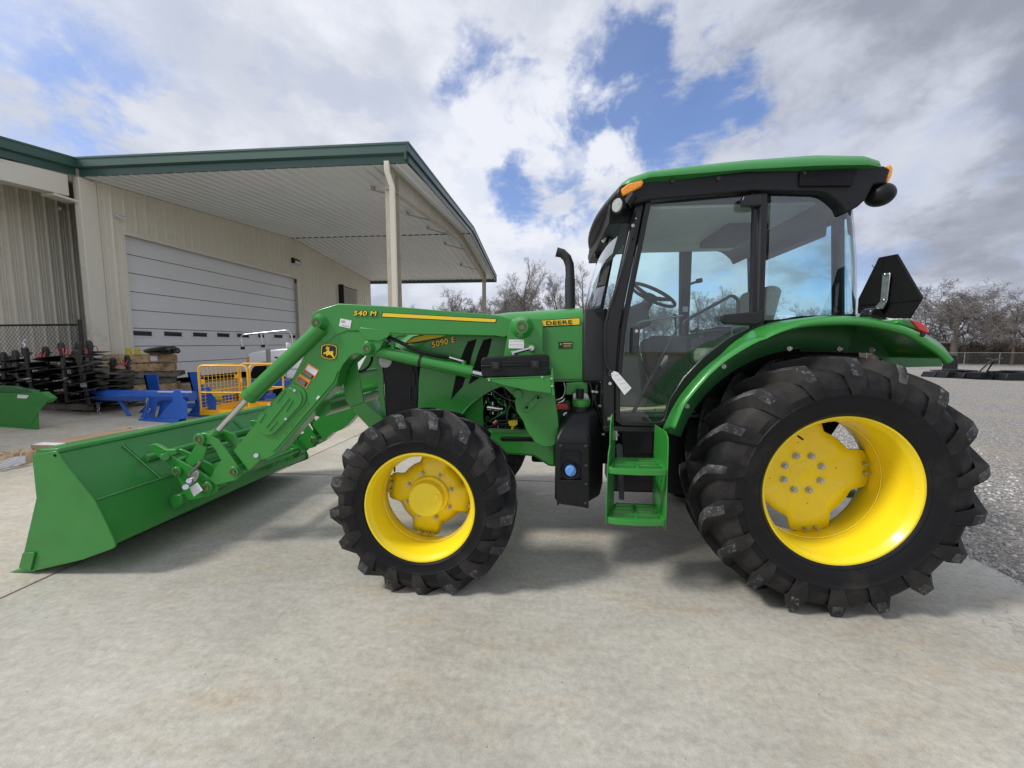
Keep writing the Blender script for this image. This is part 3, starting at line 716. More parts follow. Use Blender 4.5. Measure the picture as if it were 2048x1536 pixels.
m=MB();m.lathe([(-.01,.052),(-.014,.060),(-.004,.062),(.01,.062)],c,'Y',28);m.build('filler_ring','black_frame',tank,smooth=50)
m=MB();m.lathe([(-.034,0),(-.034,.030),(-.030,.036),(.01,.038)],c,'Y',24);m.box((c.x+.004,c.y-.038,c.z+.002),(.012,.012,.062),0,0,R(28));m.build('blue_filler_cap','blue_cap',tank,smooth=30)
# ---------------------------------------------------------------- entry steps
zL,zU=.545,.862
lx0,lx1,rx0,rx1=P(1213,1000,2.36).x,P(1228,1000,2.62).x,P(1333,1000,2.36).x,P(1307,1000,2.62).x
m=MB()
def skew_plate(xn,xf,prof,th=.006):
    # prof in (depth 0..1, z) ; plate runs from xn at Y=2.36 to xf at Y=2.64
    n=len(prof);m=MB()
    vs=[(xn+(xf-xn)*d-th/2,2.36+.28*d,z) for d,z in prof]+[(xn+(xf-xn)*d+th/2,2.36+.28*d,z) for d,z in prof]
    return m.add(vs,[tuple(range(n)),tuple(range(2*n-1,n-1,-1))]+[(i,i+n,(i+1)%n+n,(i+1)%n) for i in range(n)])
L1=skew_plate(lx0,lx1,[(0,.50),(0.0,.70),(.05,.80),(.12,.93),(.30,.98),(.30,1.10),(.42,1.17),(.6,1.17),(.75,1.08),(1,.98),(1,.50)],.008)
lad=L1.build('step_side_plate','green',T,bevel=.003)
skew_plate(rx0,rx1,[(0,.47),(0,1.0),(.05,1.055),(.2,1.08),(1,1.08),(1,.47)],.008).build('step_side_plate','green',T,bevel=.003)
def tread(z):
    m=MB()
    A=lambda d,u: (lx0+(lx1-lx0)*d+ (rx0+(rx1-rx0)*d-(lx0+(lx1-lx0)*d))*u, 2.345+.25*d)
    def bar(d0,d1,u0,u1,z0,z1):
        m.prismZ([A(d0,u0),A(d0,u1),A(d1,u1),A(d1,u0)],z0,z1)
    # outer rim
    bar(.0,.07,.03,.97,z-.034,z);bar(.93,1,.02,.98,z-.034,z);bar(.07,.93,.0,.06,z-.034,z-.0005);bar(.07,.93,.94,1,z-.034,z-.0005)
    m.prismZ([A(0,.03),(A(0,.15)[0],A(0,0)[1]-.016),(A(0,.5)[0],A(0,0)[1]-.024),(A(0,.85)[0],A(0,0)[1]-.016),A(0,.97)],z-.034,z-.0003);bar(.07,.93,.47,.53,z-.03,z-.001)
    for d in(.28,.52,.74):
        bar(d,d+.035,.06,.47,z-.02,z-.003);bar(d,d+.035,.53,.94,z-.02,z-.003)
        for k in range(22):
            for u0,u1 in((.06,.47),(.53,.94)):
                u=u0+(u1-u0)*(k+.5)/22;x,y=A(d+.01,u);m.box((x,y,z),(.004,.005,.008))
    return m
for z in(zL,zU): tread(z).build('step_tread','green',T,bevel=.003,smooth=30)
m=MB();m.bb(.56,1.02,2.86,3.2,.60,1.05);m.bb(.56,.80,2.80,2.86,.82,1.03);m.build('battery_box','black_plastic',T,bevel=.02)
m=MB();m.bb(.52,1.25,2.90,3.3,.5,.68);m.build('fuel_tank','black_plastic',T,bevel=.03)
m=MB();m.prism(XZ([(1233,890),(1238,887),(1245,890),(1249,1000),(1239,1000)],2.72),2.72,2.74);m.build('tank_strap','cowl_grey',T,bevel=.002)
m=MB();m.bb(.58,1.3,2.75,3.9,1.03,1.10);m.build('cab_floor_frame','black_matte',T,bevel=.01)
MB().cyl(P(1232,862,2.62),P(1232,880,2.62),.012,10).build('mount_bolt','zinc',T);MB().cyl(P(1232,868,2.62),P(1232,871,2.62),.02,8).build('mount_nut','zinc',T);MB().cyl(P(1215,838,2.55),P(1220,838,2.55),.014,8).build('mount_bolt','zinc',T)
# ---------------------------------------------------------------- rear fender
fpair=[((1352,858),(1322,862)),((1362,833),(1333,838)),((1371,812),(1344,816)),((1383,796),(1358,793)),((1395,781),(1375,771)),((1409,765),(1390,754)),((1424,749),(1405,738)),((1453,724),(1436,713)),((1492,699),(1470,692)),((1531,679),(1510,672)),((1560,668),(1548,654)),((1590,659),(1582,642)),((1615,655),(1615,635)),((1650,652),(1650,631)),((1700,651),(1700,631)),((1740,655),(1742,635)),((1780,663),(1785,643)),((1815,674),(1825,655)),((1846,692),(1862,669)),((1868,706),(1887,685)),((1884,719),(1903,702)),((1893,729),(1909,717))]
def fender(sd):
    Q=[];S=[]
    for q,s_ in fpair:
        ys=2.42+.26*max(0,min(1,(s_[1]-655)/60)) if s_[0]<1600 else 2.42
        v=P(*q,2.35);Q.append((v.x,0,v.z));v=P(*s_,ys);S.append((v.x,ys,v.z))
    Q=smooth_path(Q,3);S=smooth_path(S,3);rows=[];N=len(Q);c=Vector((1.72,0,.9))
    for i in range(N):
        q=Q[i];s_=S[i];ys=s_.y;t=(Q[min(i+1,N-1)]-Q[max(i-1,0)]).normalized();nn=Vector((-t.z,0,t.x))
        if nn.dot(q-c)<0: nn=-nn
        g=max(.012,min(.05,abs((Vector((s_.x,0,s_.z))-q).dot(nn))*.75)) if ys<2.5 else .03
        row=[(q.x,2.352,q.z)]
        for k_,y in((.35,2.338),(.75,2.342),(1.0,2.358)):
            w_=q+nn*g*k_;row.append((w_.x,y,w_.z))
        a=q+nn*g
        ymax=2.662 if s_.x<1.40 else 2.865
        for y in [2.358+(ymax-2.358)*k/6 for k in range(1,7)]:
            f=min(1,(y-2.358)/(ys-2.358));f=f*f*(3-2*f) if ys<2.5 else f
            row.append((a.x+(s_.x-a.x)*f,y,a.z+(s_.z-a.z)*f))
        e_=row[-1];row.append((e_[0]-nn.x*.05,e_[1]+.002,e_[2]-nn.z*.05))
        rows.append(row)
    m=MB();m.grid(rows)
    if sd: mirror_y(m)
    return m
for sd in(0,1):
    f_=fender(sd).build('rear_fender','green',T,smooth=60,solid=.006)
    pp=[P(*s_,2.42+.26*max(0,min(1,(s_[1]-655)/60)) if s_[0]<1600 else 2.42) for q_,s_ in fpair];pp=smooth_path(pp,3)
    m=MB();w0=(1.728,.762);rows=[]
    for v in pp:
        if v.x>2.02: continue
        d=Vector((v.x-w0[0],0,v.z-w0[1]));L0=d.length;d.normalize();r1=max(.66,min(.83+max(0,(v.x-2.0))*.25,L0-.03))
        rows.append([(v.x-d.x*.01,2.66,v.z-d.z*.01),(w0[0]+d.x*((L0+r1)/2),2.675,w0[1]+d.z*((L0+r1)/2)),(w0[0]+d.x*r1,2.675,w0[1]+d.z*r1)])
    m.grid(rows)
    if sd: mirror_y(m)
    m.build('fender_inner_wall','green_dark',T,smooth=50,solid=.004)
    a,b=(2.85,2.862) if not sd else (2*YC-2.862,2*YC-2.85)
    m=MB();m.prism([(.98,.9),(1.0,1.15),(1.12,1.38),(1.35,1.58),(1.6,1.68),(1.9,1.68),(2.15,1.58),(2.22,1.35),(2.0,.95),(1.5,.9)],a,b);m.build('splash_panel','black_matte',T,smooth=0)
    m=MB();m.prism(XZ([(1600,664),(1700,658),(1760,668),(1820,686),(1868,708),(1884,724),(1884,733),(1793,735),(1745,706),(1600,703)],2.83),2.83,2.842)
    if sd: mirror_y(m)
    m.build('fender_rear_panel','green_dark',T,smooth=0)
    if not sd:
        for px,py in((1447,733),(1578,697),(1678,698),(1742,700),(1374,812)):
            q=P(px,py,2.67);m=MB();m.lathe([(-.010,0),(-.010,.006),(-.004,.009),(-.004,.014),(-.008,.018),(0,.021)],(q.x,2.668,q.z),'Y',16);m.build('fender_bolt','zinc',f_,smooth=20)
# tail light, reflector
m=MB();m.prism(XZ([(1822,640),(1838,642),(1852,650),(1860,663),(1857,668),(1838,660)],2.42),2.42,2.60);m.build('tail_light','red_lens',T,bevel=.012,seg=3)
m=MB();m.prism(XZ([(1790,646),(1800,638),(1822,640),(1840,661)],2.425),2.425,2.62);m.build('tail_light_housing','green',T,bevel=.01)
m=MB();m.prism(XZ([(1842,664),(1849,666),(1849,672),(1845,674),(1841,670)],2.335),2.330,2.34);m.build('side_reflector','black_frame',T)
# slow moving vehicle sign seen from behind
sx=2.04
pts=YZ([(1793,508),(1757,515),(1716,598),(1715,627),(1784,637),(1818,637),(1843,595)],sx)
m=MB();m.prismX(pts,sx,sx+.012);smv=m.build('slow_vehicle_sign','black_matte',T,bevel=.003)
m=MB()
for a,b in(((1744,530),(1820,630)),((1716,610),(1840,600)),((1765,515),(1764,540))): m.tube([PX(*a,sx-.003),PX(*b,sx-.003)],.002,5)
m.build('sign_ribs','black_frame',smv)
m=MB();m.prismX(YZ([(1765,548),(1779,545),(1780,549),(1774,600),(1760,603)],sx-.02),sx-.02,sx-.014);m.prismX(YZ([(1760,603),(1774,600),(1764,618),(1748,616)],sx-.03),sx-.03,sx-.02);m.build('sign_strap','zinc',smv,bevel=.002)
m=MB();m.prism(XZ([(1738,632),(1742,620),(1752,613),(1762,615),(1778,640)],2.52),2.52,2.6);m.build('sign_bracket','black_gloss',smv,bevel=.01)
m=MB()
for a,b in((1770,549),(1768,600),(1749,617),(1748,631)): m.sph(PX(a,b,sx-.03),.010,10,6)
m.build('sign_bolts','chrome',smv,smooth=60)
# ================================================================ CAB
CY=2.68;CFY=2*YC-CY
def both(fn,name,material,parent=T,**k):
    a=fn().build(name,material,parent,**k);b=mirror_y(fn()).build(name,material,parent,**k);return a,b
def door_ring():
    outer=[(1292,392),(1400,384),(1512,376),(1516,392),(1512,560),(1516,668),(1470,696),(1424,728),(1384,768),(1354,808),(1342,845),(1330,853),(1243,851),(1231,842),(1231,780),(1242,655)]
    inner=[(1303,401),(1400,394),(1502,387),(1506,395),(1502,560),(1500,655),(1453,677),(1405,714),(1366,755),(1337,800),(1327,838),(1320,843),(1248,842),(1240,836),(1240,780),(1251,660)]
    return outer,inner
o_,i_=door_ring()
doors=both(lambda:ringp(MB(),XZ(o_,CY),XZ(i_,CY),CY-.012,CY+.022),'cab_door','black_frame',bevel=.006)
def gl(): 
    m=MB();p=XZ(i_,CY);m.add([(x,CY+.006,z) for x,z in p],[tuple(range(len(p)))]);return m
gl().build('door_glass','glass',doors[0],smooth=0);mirror_y(gl()).build('door_glass','glass_far',doors[1],smooth=0)
# pillars and rails
both(lambda:flat([(1272,396),(1292,396),(1240,655),(1230,780),(1230,862),(1207,862),(1206,765),(1214,655)],CY+.004,CY+.07),'front_pillar','black_frame',bevel=.008)
both(lambda:flat([(1515,380),(1537,380),(1531,560),(1529,648),(1511,664),(1513,560)],CY-.016,CY+.06),'rear_pillar','black_frame',bevel=.006)
m=MB();m.tube([P(1521,395,CY-.018),P(1516,640,CY-.018)],.008,8);m.build('pillar_trim','cowl_grey',T)
both(lambda:flat([(1230,853),(1340,853),(1336,866),(1207,863),(1207,853)],CY-.004,CY+.12),'door_sill','black_frame',bevel=.006)
both(lambda:flat([(1510,666),(1529,648),(1600,632),(1712,629),(1712,640),(1600,644),(1480,700),(1400,772),(1350,850),(1340,850),(1371,802),(1431,726)],CY+.03,CY+.12),'fender_seal','black_matte',bevel=.004)
# hinges
for (a,b,c,d,top) in((1483,388,1527,413,1),(1443,622,1527,649,0)):
    if top: pts=[(1487,391),(1524,387),(1526,411),(1512,413),(1486,413),(1483,402)]
    else: pts=[(1444,629),(1510,623),(1526,618),(1527,644),(1512,650),(1450,648),(1443,642)]
    m=MB();m.prism(XZ(pts,CY-.05),CY-.055,CY-.014);m.build('door_hinge','black_frame',doors[0],bevel=.010,seg=3)
m=MB();m.prism(XZ([(1266,654),(1278,652),(1280,668),(1277,709),(1264,707)],CY-.045),CY-.045,CY-.005);m.build('door_handle','black_gloss',doors[0],bevel=.008,seg=3)
m=MB();m.cyl(P(1273,662,CY-.046),P(1273,662,CY-.054),.011,14);m.build('door_lock','chrome',doors[0])
m=MB();m.cyl(P(1268,822,CY+.02),P(1268,822,CY-.012),.013,12);m.cyl(P(1310,820,CY+.02),P(1310,820,CY-.004),.008,8);m.build('strut_bolt','black_gloss',doors[0])
m=MB();m.tube([P(1268,822,CY+.04),P(1330,702,CY+.04)],.013,10);m.tube([P(1326,710,CY+.04),P(1360,645,CY+.05)],.007,8);m.build('gas_strut','black_frame',doors[0],smooth=60)
m=MB();m.tube(smooth_path([P(a,b,CY+.06) for a,b in((1367,668),(1366,652),(1372,641),(1400,625),(1450,598),(1462,592),(1472,596),(1476,606),(1475,640))],4),.011,10);m.build('door_grab_bar','cowl_grey',doors[0],smooth=60)
m=MB();m.tube(smooth_path([P(a,b,CY+.06) for a,b in((1268,664),(1270,652),(1280,644),(1300,640),(1366,631))],4),.006,8);m.build('door_rail','grey_metal',doors[0],smooth=60)
m=MB();m.prism(XZ([(1254,646),(1275,645),(1280,711),(1251,712)],CY+.02),CY+.02,CY+.05);m.build('lock_case','cowl_grey',doors[0],bevel=.006)
# rear quarter glass wrapping to the back
def qglass():
    top=[(1536,388),(1560,386),(1600,385),(1640,385),(1660,390)];
    m=MB();rows=[[],[]]
    zt=P(1600,386,CY).z;zb=[P(1534,640,CY).z,P(1600,631,CY).z,P(1650,628,CY).z]
    xs=[P(1536,500,CY).x,1.55,1.65,1.75,1.84]
    r0=[];r1=[]
    for x in xs: r0.append((x-.0*0,CY,zt));r1.append((x+.01,CY,P(1640,630,CY).z))
    cx=1.84;rr=.17
    for i in range(1,9):
        t=i/8*PI/2;r0.append((cx+rr*math.sin(t)*.9,CY+rr*(1-math.cos(t)),zt));r1.append((cx+.03+rr*math.sin(t)*1.35,CY+rr*(1-math.cos(t)),zb[2]))
    mid=[]
    for a,b in zip(r0,r1):
        mid.append(tuple((a[k]+b[k])/2+(.012 if k==0 and a[0]>1.84 else 0) for k in range(3)))
    m.grid([r0,mid,r1]);return m
qglass().build('quarter_window','glass_tint',T,smooth=60);mirror_y(qglass()).build('quarter_window','glass_far',T,smooth=60)
m=MB();z0,z1=P(1640,630,CY).z,P(1600,386,CY).z;m.add([(2.07,CY+.17,z0),(2.07,CFY-.17,z0),(1.995,CFY-.17,z1),(1.995,CY+.17,z1)],[(0,1,2,3)]);m.build('rear_window','glass_far',T,smooth=0)
def cpost():
    m=MB();m.tube([(1.995,CY+.14,1.66),(1.93,CY+.14,2.56)],.035,8);return m
both(cpost,'corner_post','interior_dark')
def rail():
    m=MB();m.prism(XZ([(1534,640),(1712,627),(1714,636),(1534,655)],CY),CY+.01,CY+.06);return m
both(rail,'window_seal','black_matte',bevel=.003)
m=MB();m.bb(1.93,1.99,CY+.1,CFY-.1,2.44,2.57);m.bb(1.86,1.99,CY+.3,CFY-.3,2.38,2.47);m.build('rear_header','interior_dark',T,bevel=.02)
m=MB();m.bb(1.98,2.04,CY+.20,CFY-.20,1.55,1.70);m.build('rear_sill','interior',T,bevel=.01)
# windscreen
rows=[]
for k in range(9):
    u=k/8;y=CY+.05+(CFY-CY-.10)*u;bu=.045*(1-(2*u-1)**2)
    rows.append([(P(1205,640,CY+.03).x-bu,y,1.85),(P(1201,612,CY+.03).x-bu,y,P(1201,612,CY).z),(P(1228,497,CY+.03).x-bu,y,P(1228,497,CY).z),(P(1250,440,CY+.03).x-bu*.8,y,2.50)])
m=MB();m.grid(rows);m.build('windscreen','glass',T,smooth=60)
m=MB();m.tube([P(1197,614,CY+.25),P(1203,570,CY+.25),P(1217,506,CY+.25)],[.010,.008,.006],8);m.tube([P(1203,560,CY+.24),P(1207,600,CY+.24)],.016,6);m.tube([P(1199,608,CY+.2),P(1208,540,CY+.2)],.006,6);m.build('wiper','black_frame',T)
# entry grab rail
m=MB();m.tube(smooth_path([P(a,b,CY-.05) for a,b in((1262,468),(1258,490),(1240,555),(1213,642),(1210,690),(1211,722),(1217,738),(1228,748))],4),.012,10);m.build('grab_rail','black_frame',T,smooth=60)
m=MB();m.prism(XZ([(1273,420),(1284,422),(1268,478),(1259,474)],CY-.03),CY-.03,CY+.0);m.build('rail_bracket','black_frame',T,bevel=.004)
m=MB()
for a,b in((1266,451),(1272,437),(1220,767)): m.cyl(P(a,b,CY-.035),P(a,b,CY-.045),.011 if b>700 or b>450 else .005,10)
m.build('bracket_bolts','zinc',T)
# ---------------------------------------------------------------- roof
def roofbow(x,y,b):
    t=(y-YC)/.73;return x-b*(1-t*t)*max(0,min(1,(.95-x)/.38))
bx=[1244,1250,1264,1301,1403,1500,1640,1740,1768,1784]
by=[374,368,362,353,346,338,331,328,329,335]
ty=[371,357,350,340,328,318,308,308,314,325]
rows=[]
for i,x in enumerate(bx):
    a=P(x,by[i],2.60);b=P(x,ty[i],2.64);h=b.z-a.z
    ins=[.22,.14,.07,.02,0,0,0,.02,.06,.12][i]
    y0=2.60+ins*.0;X=a.x;row=[]
    inn=[.10,.06,.03,.01,0,0,0,.01,.03,.07][i]
    for dy,dz in((0,0),(-.004,h*.25),(.008,h*.62),(.045,h*.95),(.14,h*1.0+.012),(.40,h+.035),(YC-2.60,h+.045)):
        row.append((X,2.60+inn+dy if dy<.5 else YC,a.z+dz*(1 if i not in(0,9) else .8)))
    row=[(roofbow(p[0],p[1],.015),p[1],p[2]) for p in row]
    row+=[(p[0],2*YC-p[1],p[2]) for p in row[::-1][1:]]
    rows.append(row)
m=MB();m.grid(rows);n_=len(rows[0])
m.f.append(tuple(range(n_)));m.f.append(tuple(range(len(m.v)-1,len(m.v)-1-n_,-1)));m.mi+=[0,0]
m.f.append(tuple([i*n_ for i in range(len(rows))]+[i*n_+n_-1 for i in range(len(rows)-1,-1,-1)]));m.mi.append(0)
roof=m.build('cab_roof','green_roof',T,smooth=50)
m=MB();m.prismN(XZ([(1238,375),(1245,369),(1262,364),(1301,355),(1403,348),(1500,340),(1640,333),(1768,331),(1782,338),(1771,366),(1748,368),(1733,398),(1718,412),(1692,427),(1684,411),(1671,399),(1655,388),(1640,384),(1512,381),(1400,391),(1299,400),(1270,408),(1262,404),(1250,401),(1236,398),(1233,388)],2.635),[2.635+(2*YC-5.27)*i/12 for i in range(13)],lambda x,y:roofbow(x,y,.085))
m.build('roof_liner_frame','black_plastic',T,bevel=.010)
m=MB();flat([(1600,343),(1716,338),(1704,372),(1600,372)],2.622,2.636,m);m.build('air_intake_grille','black_matte',T,bevel=.004)
m=MB()
for a,b in((1437,357),(1608,347),(1345,362)): m.cyl(P(a,b,2.633),P(a,b,2.622),.012,10)
m.build('roof_screws','black_gloss',T)
m=MB();m.bb(.70,1.98,CY+.08,CFY-.08,2.53,2.552);m.build('headliner','headliner',T,bevel=.008)
m=MB();m.bb(.70,1.95,CY+.02,CY+.07,2.545,2.60);m.bb(.70,1.95,CFY-.07,CFY-.02,2.545,2.60);m.build('roof_rail','interior_dark',T)
m=MB();m.bb(1.35,1.66,3.1,3.62,2.47,2.53);m.build('roof_console','interior',T,bevel=.02)
# front visor arms with lamps
def visor(): return flat([(1234,396),(1282,400),(1268,430),(1252,452),(1248,478),(1238,500),(1230,498),(1224,485),(1206,474),(1197,463),(1204,452),(1217,436),(1226,414)],2.66,2.76)
def amber_f(): return flat([(1242,378),(1256,367),(1285,359),(1288,364),(1284,372),(1268,381),(1247,392)],2.615,2.66)
both(amber_f,'indicator_light','amber',bevel=.012,seg=3)
m=MB();m.prism(XZ([(1771,333),(1776,332),(1781,340),(1778,354),(1772,366),(1768,366)],2.66),2.64,2.74);m.build('indicator_light','amber',T,bevel=.010,seg=3)
def lamp(c,d,r,name='work_lamp',lens=True):
    d=Vector(d).normalized();c=Vector(c);m=MB()
    m.tube([c-d*r*1.4,c-d*r*.9,c-d*r*.3,c+d*r*.15],[r*.5,r*.85,r*1.0,r*1.05],20);o=m.build(name,'black_plastic',T,smooth=50)
    m=MB();m.tube([c+d*r*.15,c+d*r*.28],[r*.86,r*.78],20);m.build('lens','lamp_lens',o,smooth=40)
for c in(P(1236,411,2.64),P(1210,474,3.12)):
    dd=(-1,-.75,-.12) if c.y<3 else (-1,-.3,0)
    for sg in(1,-1):
        q=Vector((c.x,YC+(c.y-YC)*sg,c.z));lamp(q,(dd[0],dd[1]*sg,dd[2]),.050)
        MB().tube([q+Vector((.05,0,.0)),q+Vector((.09,0,.06))],.035,8).build('lamp_mount','black_plastic',T,smooth=40)
# rear work lamp seen from its back
m=MB();c=P(1760,390,2.70);m.sph(c,.078,20,14,(1,1,.88));k=m.build('work_lamp','black_plastic',T,smooth=60)
m=MB();m.tube([P(1745,375,2.72),P(1752,365,2.72)],.02,8);m.build('lamp_mount','black_frame',T)
m=MB();m.sph((c.x,2*YC-2.70,c.z),.078,16,10,(1,1,.88));m.build('work_lamp','black_plastic',T,smooth=60)
# ---------------------------------------------------------------- interior
m=MB();c=Vector((.895,3.36,2.04));n_ax=Vector((math.sin(R(28)),0,math.cos(R(28))));u=n_ax.orthogonal().normalized();v=n_ax.cross(u)
m.tube([c+(u*math.cos(2*PI*i/40)+v*math.sin(2*PI*i/40))*.198 for i in range(40)],.014,8,closed=True)
for k in range(3):
    a=2*PI*k/3+.5;m.tube([c-n_ax*.03,c+(u*math.cos(a)+v*math.sin(a))*.198],[.022,.012],8)
m.cyl(c-n_ax*.05,c+n_ax*.0,.045,14);m.build('steering_wheel','interior_dark',T,smooth=50)
m=MB();m.tube([c-n_ax*.04,(.74,3.36,1.80),(.68,3.36,1.55)],[.04,.07,.11],12);m.box((.70,3.36,1.83),(.26,.42,.20),0,0,R(-20));m.build('steering_console','interior_dark',T,bevel=.03,seg=3)
m=MB();m.cyl(c+n_ax*.0,c+n_ax*.006,.022,16);m.build('horn_button','gold_ink',T)
m=MB();m.tube(smooth_path([(.66,3.2,1.70),(.70,3.12,1.56),(.74,3.12,1.40),(.80,3.12,1.27),(.95,3.12,1.18)],4),[.05]*17,10);m.box((.68,3.14,1.62),(.07,.09,.12));m.build('pedal_arm','interior_dark',T,smooth=50)
m=MB();m.box((.93,3.1,1.20),(.14,.12,.03),0,0,R(25));m.box((.93,3.5,1.20),(.10,.10,.02),0,0,R(25));m.build('pedal','interior_dark',T,bevel=.006)
m=MB();m.bb(.52,1.75,2.74,3.98,1.115,1.135);m.build('cab_floor','floor_mat',T,bevel=.004)
m=MB();m.box((.80,3.18,1.142),(.52,.74,.008),R(4));m.box((1.0,3.2,1.152),(.35,.3,.006),R(-12));m.build('floor_cardboard','card_cab',T,bevel=.002)
m=MB();m.bb(1.22,1.70,3.11,3.61,1.47,1.60);m.build('seat_cushion','seat',T,bevel=.05,seg=4)
m=MB();m.box((1.70,3.36,1.80),(.12,.46,.56),0,0,R(12));m.build('seat_back','seat',T,bevel=.05,seg=4)
m=MB();m.bb(1.30,1.65,3.18,3.54,1.15,1.47);m.build('seat_base','interior_dark',T,bevel=.02)
m=MB();m.box((1.58,3.08,1.74),(.30,.06,.05),0,0,R(-6));m.box((1.58,3.64,1.74),(.30,.06,.05),0,0,R(-6));m.build('armrest','interior_dark',T,bevel=.015)
m=MB();m.prism([(.92,1.14),(1.92,1.14),(1.92,1.78),(1.5,1.73),(1.22,1.58),(1.02,1.36)],3.72,4.0);m.build('side_console','interior_khaki',T,bevel=.02)
m=MB();m.prism([(1.10,1.14),(1.75,1.14),(1.85,1.52),(1.42,1.42),(1.16,1.28)],2.86,3.06);m.build('lever_console','interior_dark',T,bevel=.02)
m=MB()
for x,y,h in((1.3,3.72,.30),(1.36,3.78,.26),(1.44,3.74,.22),(1.28,2.95,.22),(1.22,3.68,.34)):
    m.tube([(x,y,1.55 if y>3.2 else 1.32),(x-.03,y,1.55+h if y>3.2 else 1.32+h)],.008,7);m.sph((x-.03,y,(1.55 if y>3.2 else 1.32)+h),.022,10,7)
m.build('control_levers','interior_dark',T,smooth=50)
m=MB()
for k in range(6): m.lathe([(0,.085-.010*k),(.012,.09-.010*k),(.024,.078-.010*k)],(1.28,2.95,1.30+.022*k),'Z',18)
m.build('lever_boot','interior_dark',T,smooth=30)
m=MB();m.cyl((1.33,2.86,1.40),(1.33,2.85,1.40),.018,12);m.build('lever_knob','white_label',T)
m=MB();m.box((1.30,2.92,1.33),(.10,.02,.02),0,0,R(30));m.build('lever_handle','red_part',T,bevel=.004)
m=MB();m.prism([(.55,1.14),(.78,1.14),(.72,1.62),(.60,1.75),(.50,1.75)],2.98,3.74);m.build('dashboard','interior',T,bevel=.03)
m=MB();m.box((.60,3.95,1.9),(.03,.10,.18));m.build('side_mirror','interior_dark',T,bevel=.01)
m=MB();m.tube([(1.40,3.98,2.22),(1.46,3.93,2.24)],.012,8);m.tube([(1.46,3.93,2.245),(1.50,3.9,2.25)],.022,10);m.build('window_latch','interior_dark',T,smooth=40)
m=MB();m.bb(1.33,1.42,CFY-.09,CFY-.03,1.4,2.55);m.build('inner_pillar_trim','interior',T,bevel=.015)
m=MB();m.bb(1.93,2.02,CFY-.2,CFY-.11,1.5,2.55);m.build('inner_pillar_trim','interior_dark',T,bevel=.015)
m=MB();m.box((1.37,CFY-.095,1.98),(.05,.006,.05));m.build('pillar_sticker','white_label',T)
m=MB();m.prism(XZ([(1283,686),(1293,676),(1302,679),(1304,694),(1300,702),(1314,708),(1317,730),(1326,745),(1327,785),(1333,802),(1308,772),(1292,742),(1287,712)],3.15),3.10,3.22);m.build('column_boot','interior_dark',T,bevel=.02)
m=MB();m.bb(P(1225,0,2.8).x,.64,CY+.07,CFY-.07,2.44,2.57);m.build('windscreen_header','black_plastic',T,bevel=.006)
m=MB();m.box((1.02,3.3,1.62),(.30,.10,.16));m.box((1.16,3.46,1.55),(.10,.3,.3));m.build('instrument_panel','interior',T,bevel=.02)
# ================================================================ LOADER
AY=2.78;AT=.12;DY=1.04
LA={}
def dup_far(fn,name,material,parent=T,**k):
    a=fn(0).build(name,material,parent,**k)
    if k.get('label'): pass
    b=fn(DY).build(name,material,parent,**k)
    return a,b
def fl(pts,y0,y1,dy,m=None,ref=None):
    m=m or MB();m.prism(XZ(pts,ref or AY),y0+dy,y1+dy);return m
lower=[(633,664),(660,660),(720,662),(775,668),(768,680),(761,696),(748,709),(735,713),(722,709),(712,707),(700,713),(687,728),(678,746),(674,768),(560,900),(547,911),(534,918),(521,921),(497,943),(466,901),(579,767)]
arms=dup_far(lambda d:fl(lower,AY,AY+AT,d),'loader_arm','green',bevel=.006)
boom=[(622,640),(626,628),(638,619),(678,607),(800,614),(1000,631),(1026,640),(1033,655),(1026,668),(1008,675),(990,672),(800,668),(740,662),(695,662),(672,671),(660,683),(652,686),(644,682),(638,668),(626,658)]
booms=dup_far(lambda d:fl(boom,AY-.006,AY+AT+.006,d),'loader_boom','green',bevel=.006)
# brace gusset and flange beads on the arm
m=MB();fl([(718,661),(722,655),(775,660),(782,667),(776,675),(760,682),(735,680)],AY-.010,AY-.004,0,m);m.build('arm_gusset','green',arms[0],bevel=.003)
m=MB();m.tube([P(a,b,AY-.004) for a,b in((675,742),(668,762),(600,841),(556,893),(545,902))],.004,6);m.build('arm_flange_bead','green',arms[0])
# oval inspection cover with pressed ribs
def capsule(a,b,r,n=12):
    a=Vector(a);b=Vector(b);d=(b-a).normalized();t0=math.atan2(d.y,d.x);o=[]
    for i in range(n+1): t=t0-PI/2+PI*i/n;o.append((b.x+r*math.cos(t),b.y+r*math.sin(t)))
    for i in range(n+1): t=t0+PI/2+PI*i/n;o.append((a.x+r*math.cos(t),a.y+r*math.sin(t)))
    return o
cov_=MB().prism(XZ(capsule((540,845),(588,794),25.5),AY),AY-.008,AY+.001).build('arm_cover','green',arms[0],bevel=.004)
MB().prism(XZ(capsule((538,848),(585,797),22),AY),AY-.016,AY-.006).build('arm_cover','green',arms[0],bevel=.006,seg=3)
m=MB()
for a,b in(((553.5,805),(571,781.5)),((533,854),(579,796)),((519,845),(531,826)),((539,861),(554.6,842.5)),((572,822.5),(586,800))):
    m.tube([P(*a,AY-.015),P(*b,AY-.015)],.0075,8)
m.build('cover_ribs','green',cov_,smooth=60)
m=MB()
for a,b in((588.6,781),(538,809),(571,838)): m.cyl(P(a,b,AY-.012),P(a,b,AY-.024),.010,12)
m.build('cover_bolts','chrome',cov_,smooth=30)
# decals on the loader
m=MB();flat([(766,626),(993,638.5),(990,644.5),(764,633)],AY-.0075,AY-.005,m);m.build('boom_stripe','yellow_decal',booms[0],smooth=0)
m=MB();flat([(764,624.6),(995.5,637.4),(991,646.2),(762,634.4)],AY-.0068,AY-.005,m);m.build('boom_stripe_border','ink',booms[0],smooth=0)
decal_text('loader_model_number','540 M',(708,631),(754,632),AY-.008,9.5)
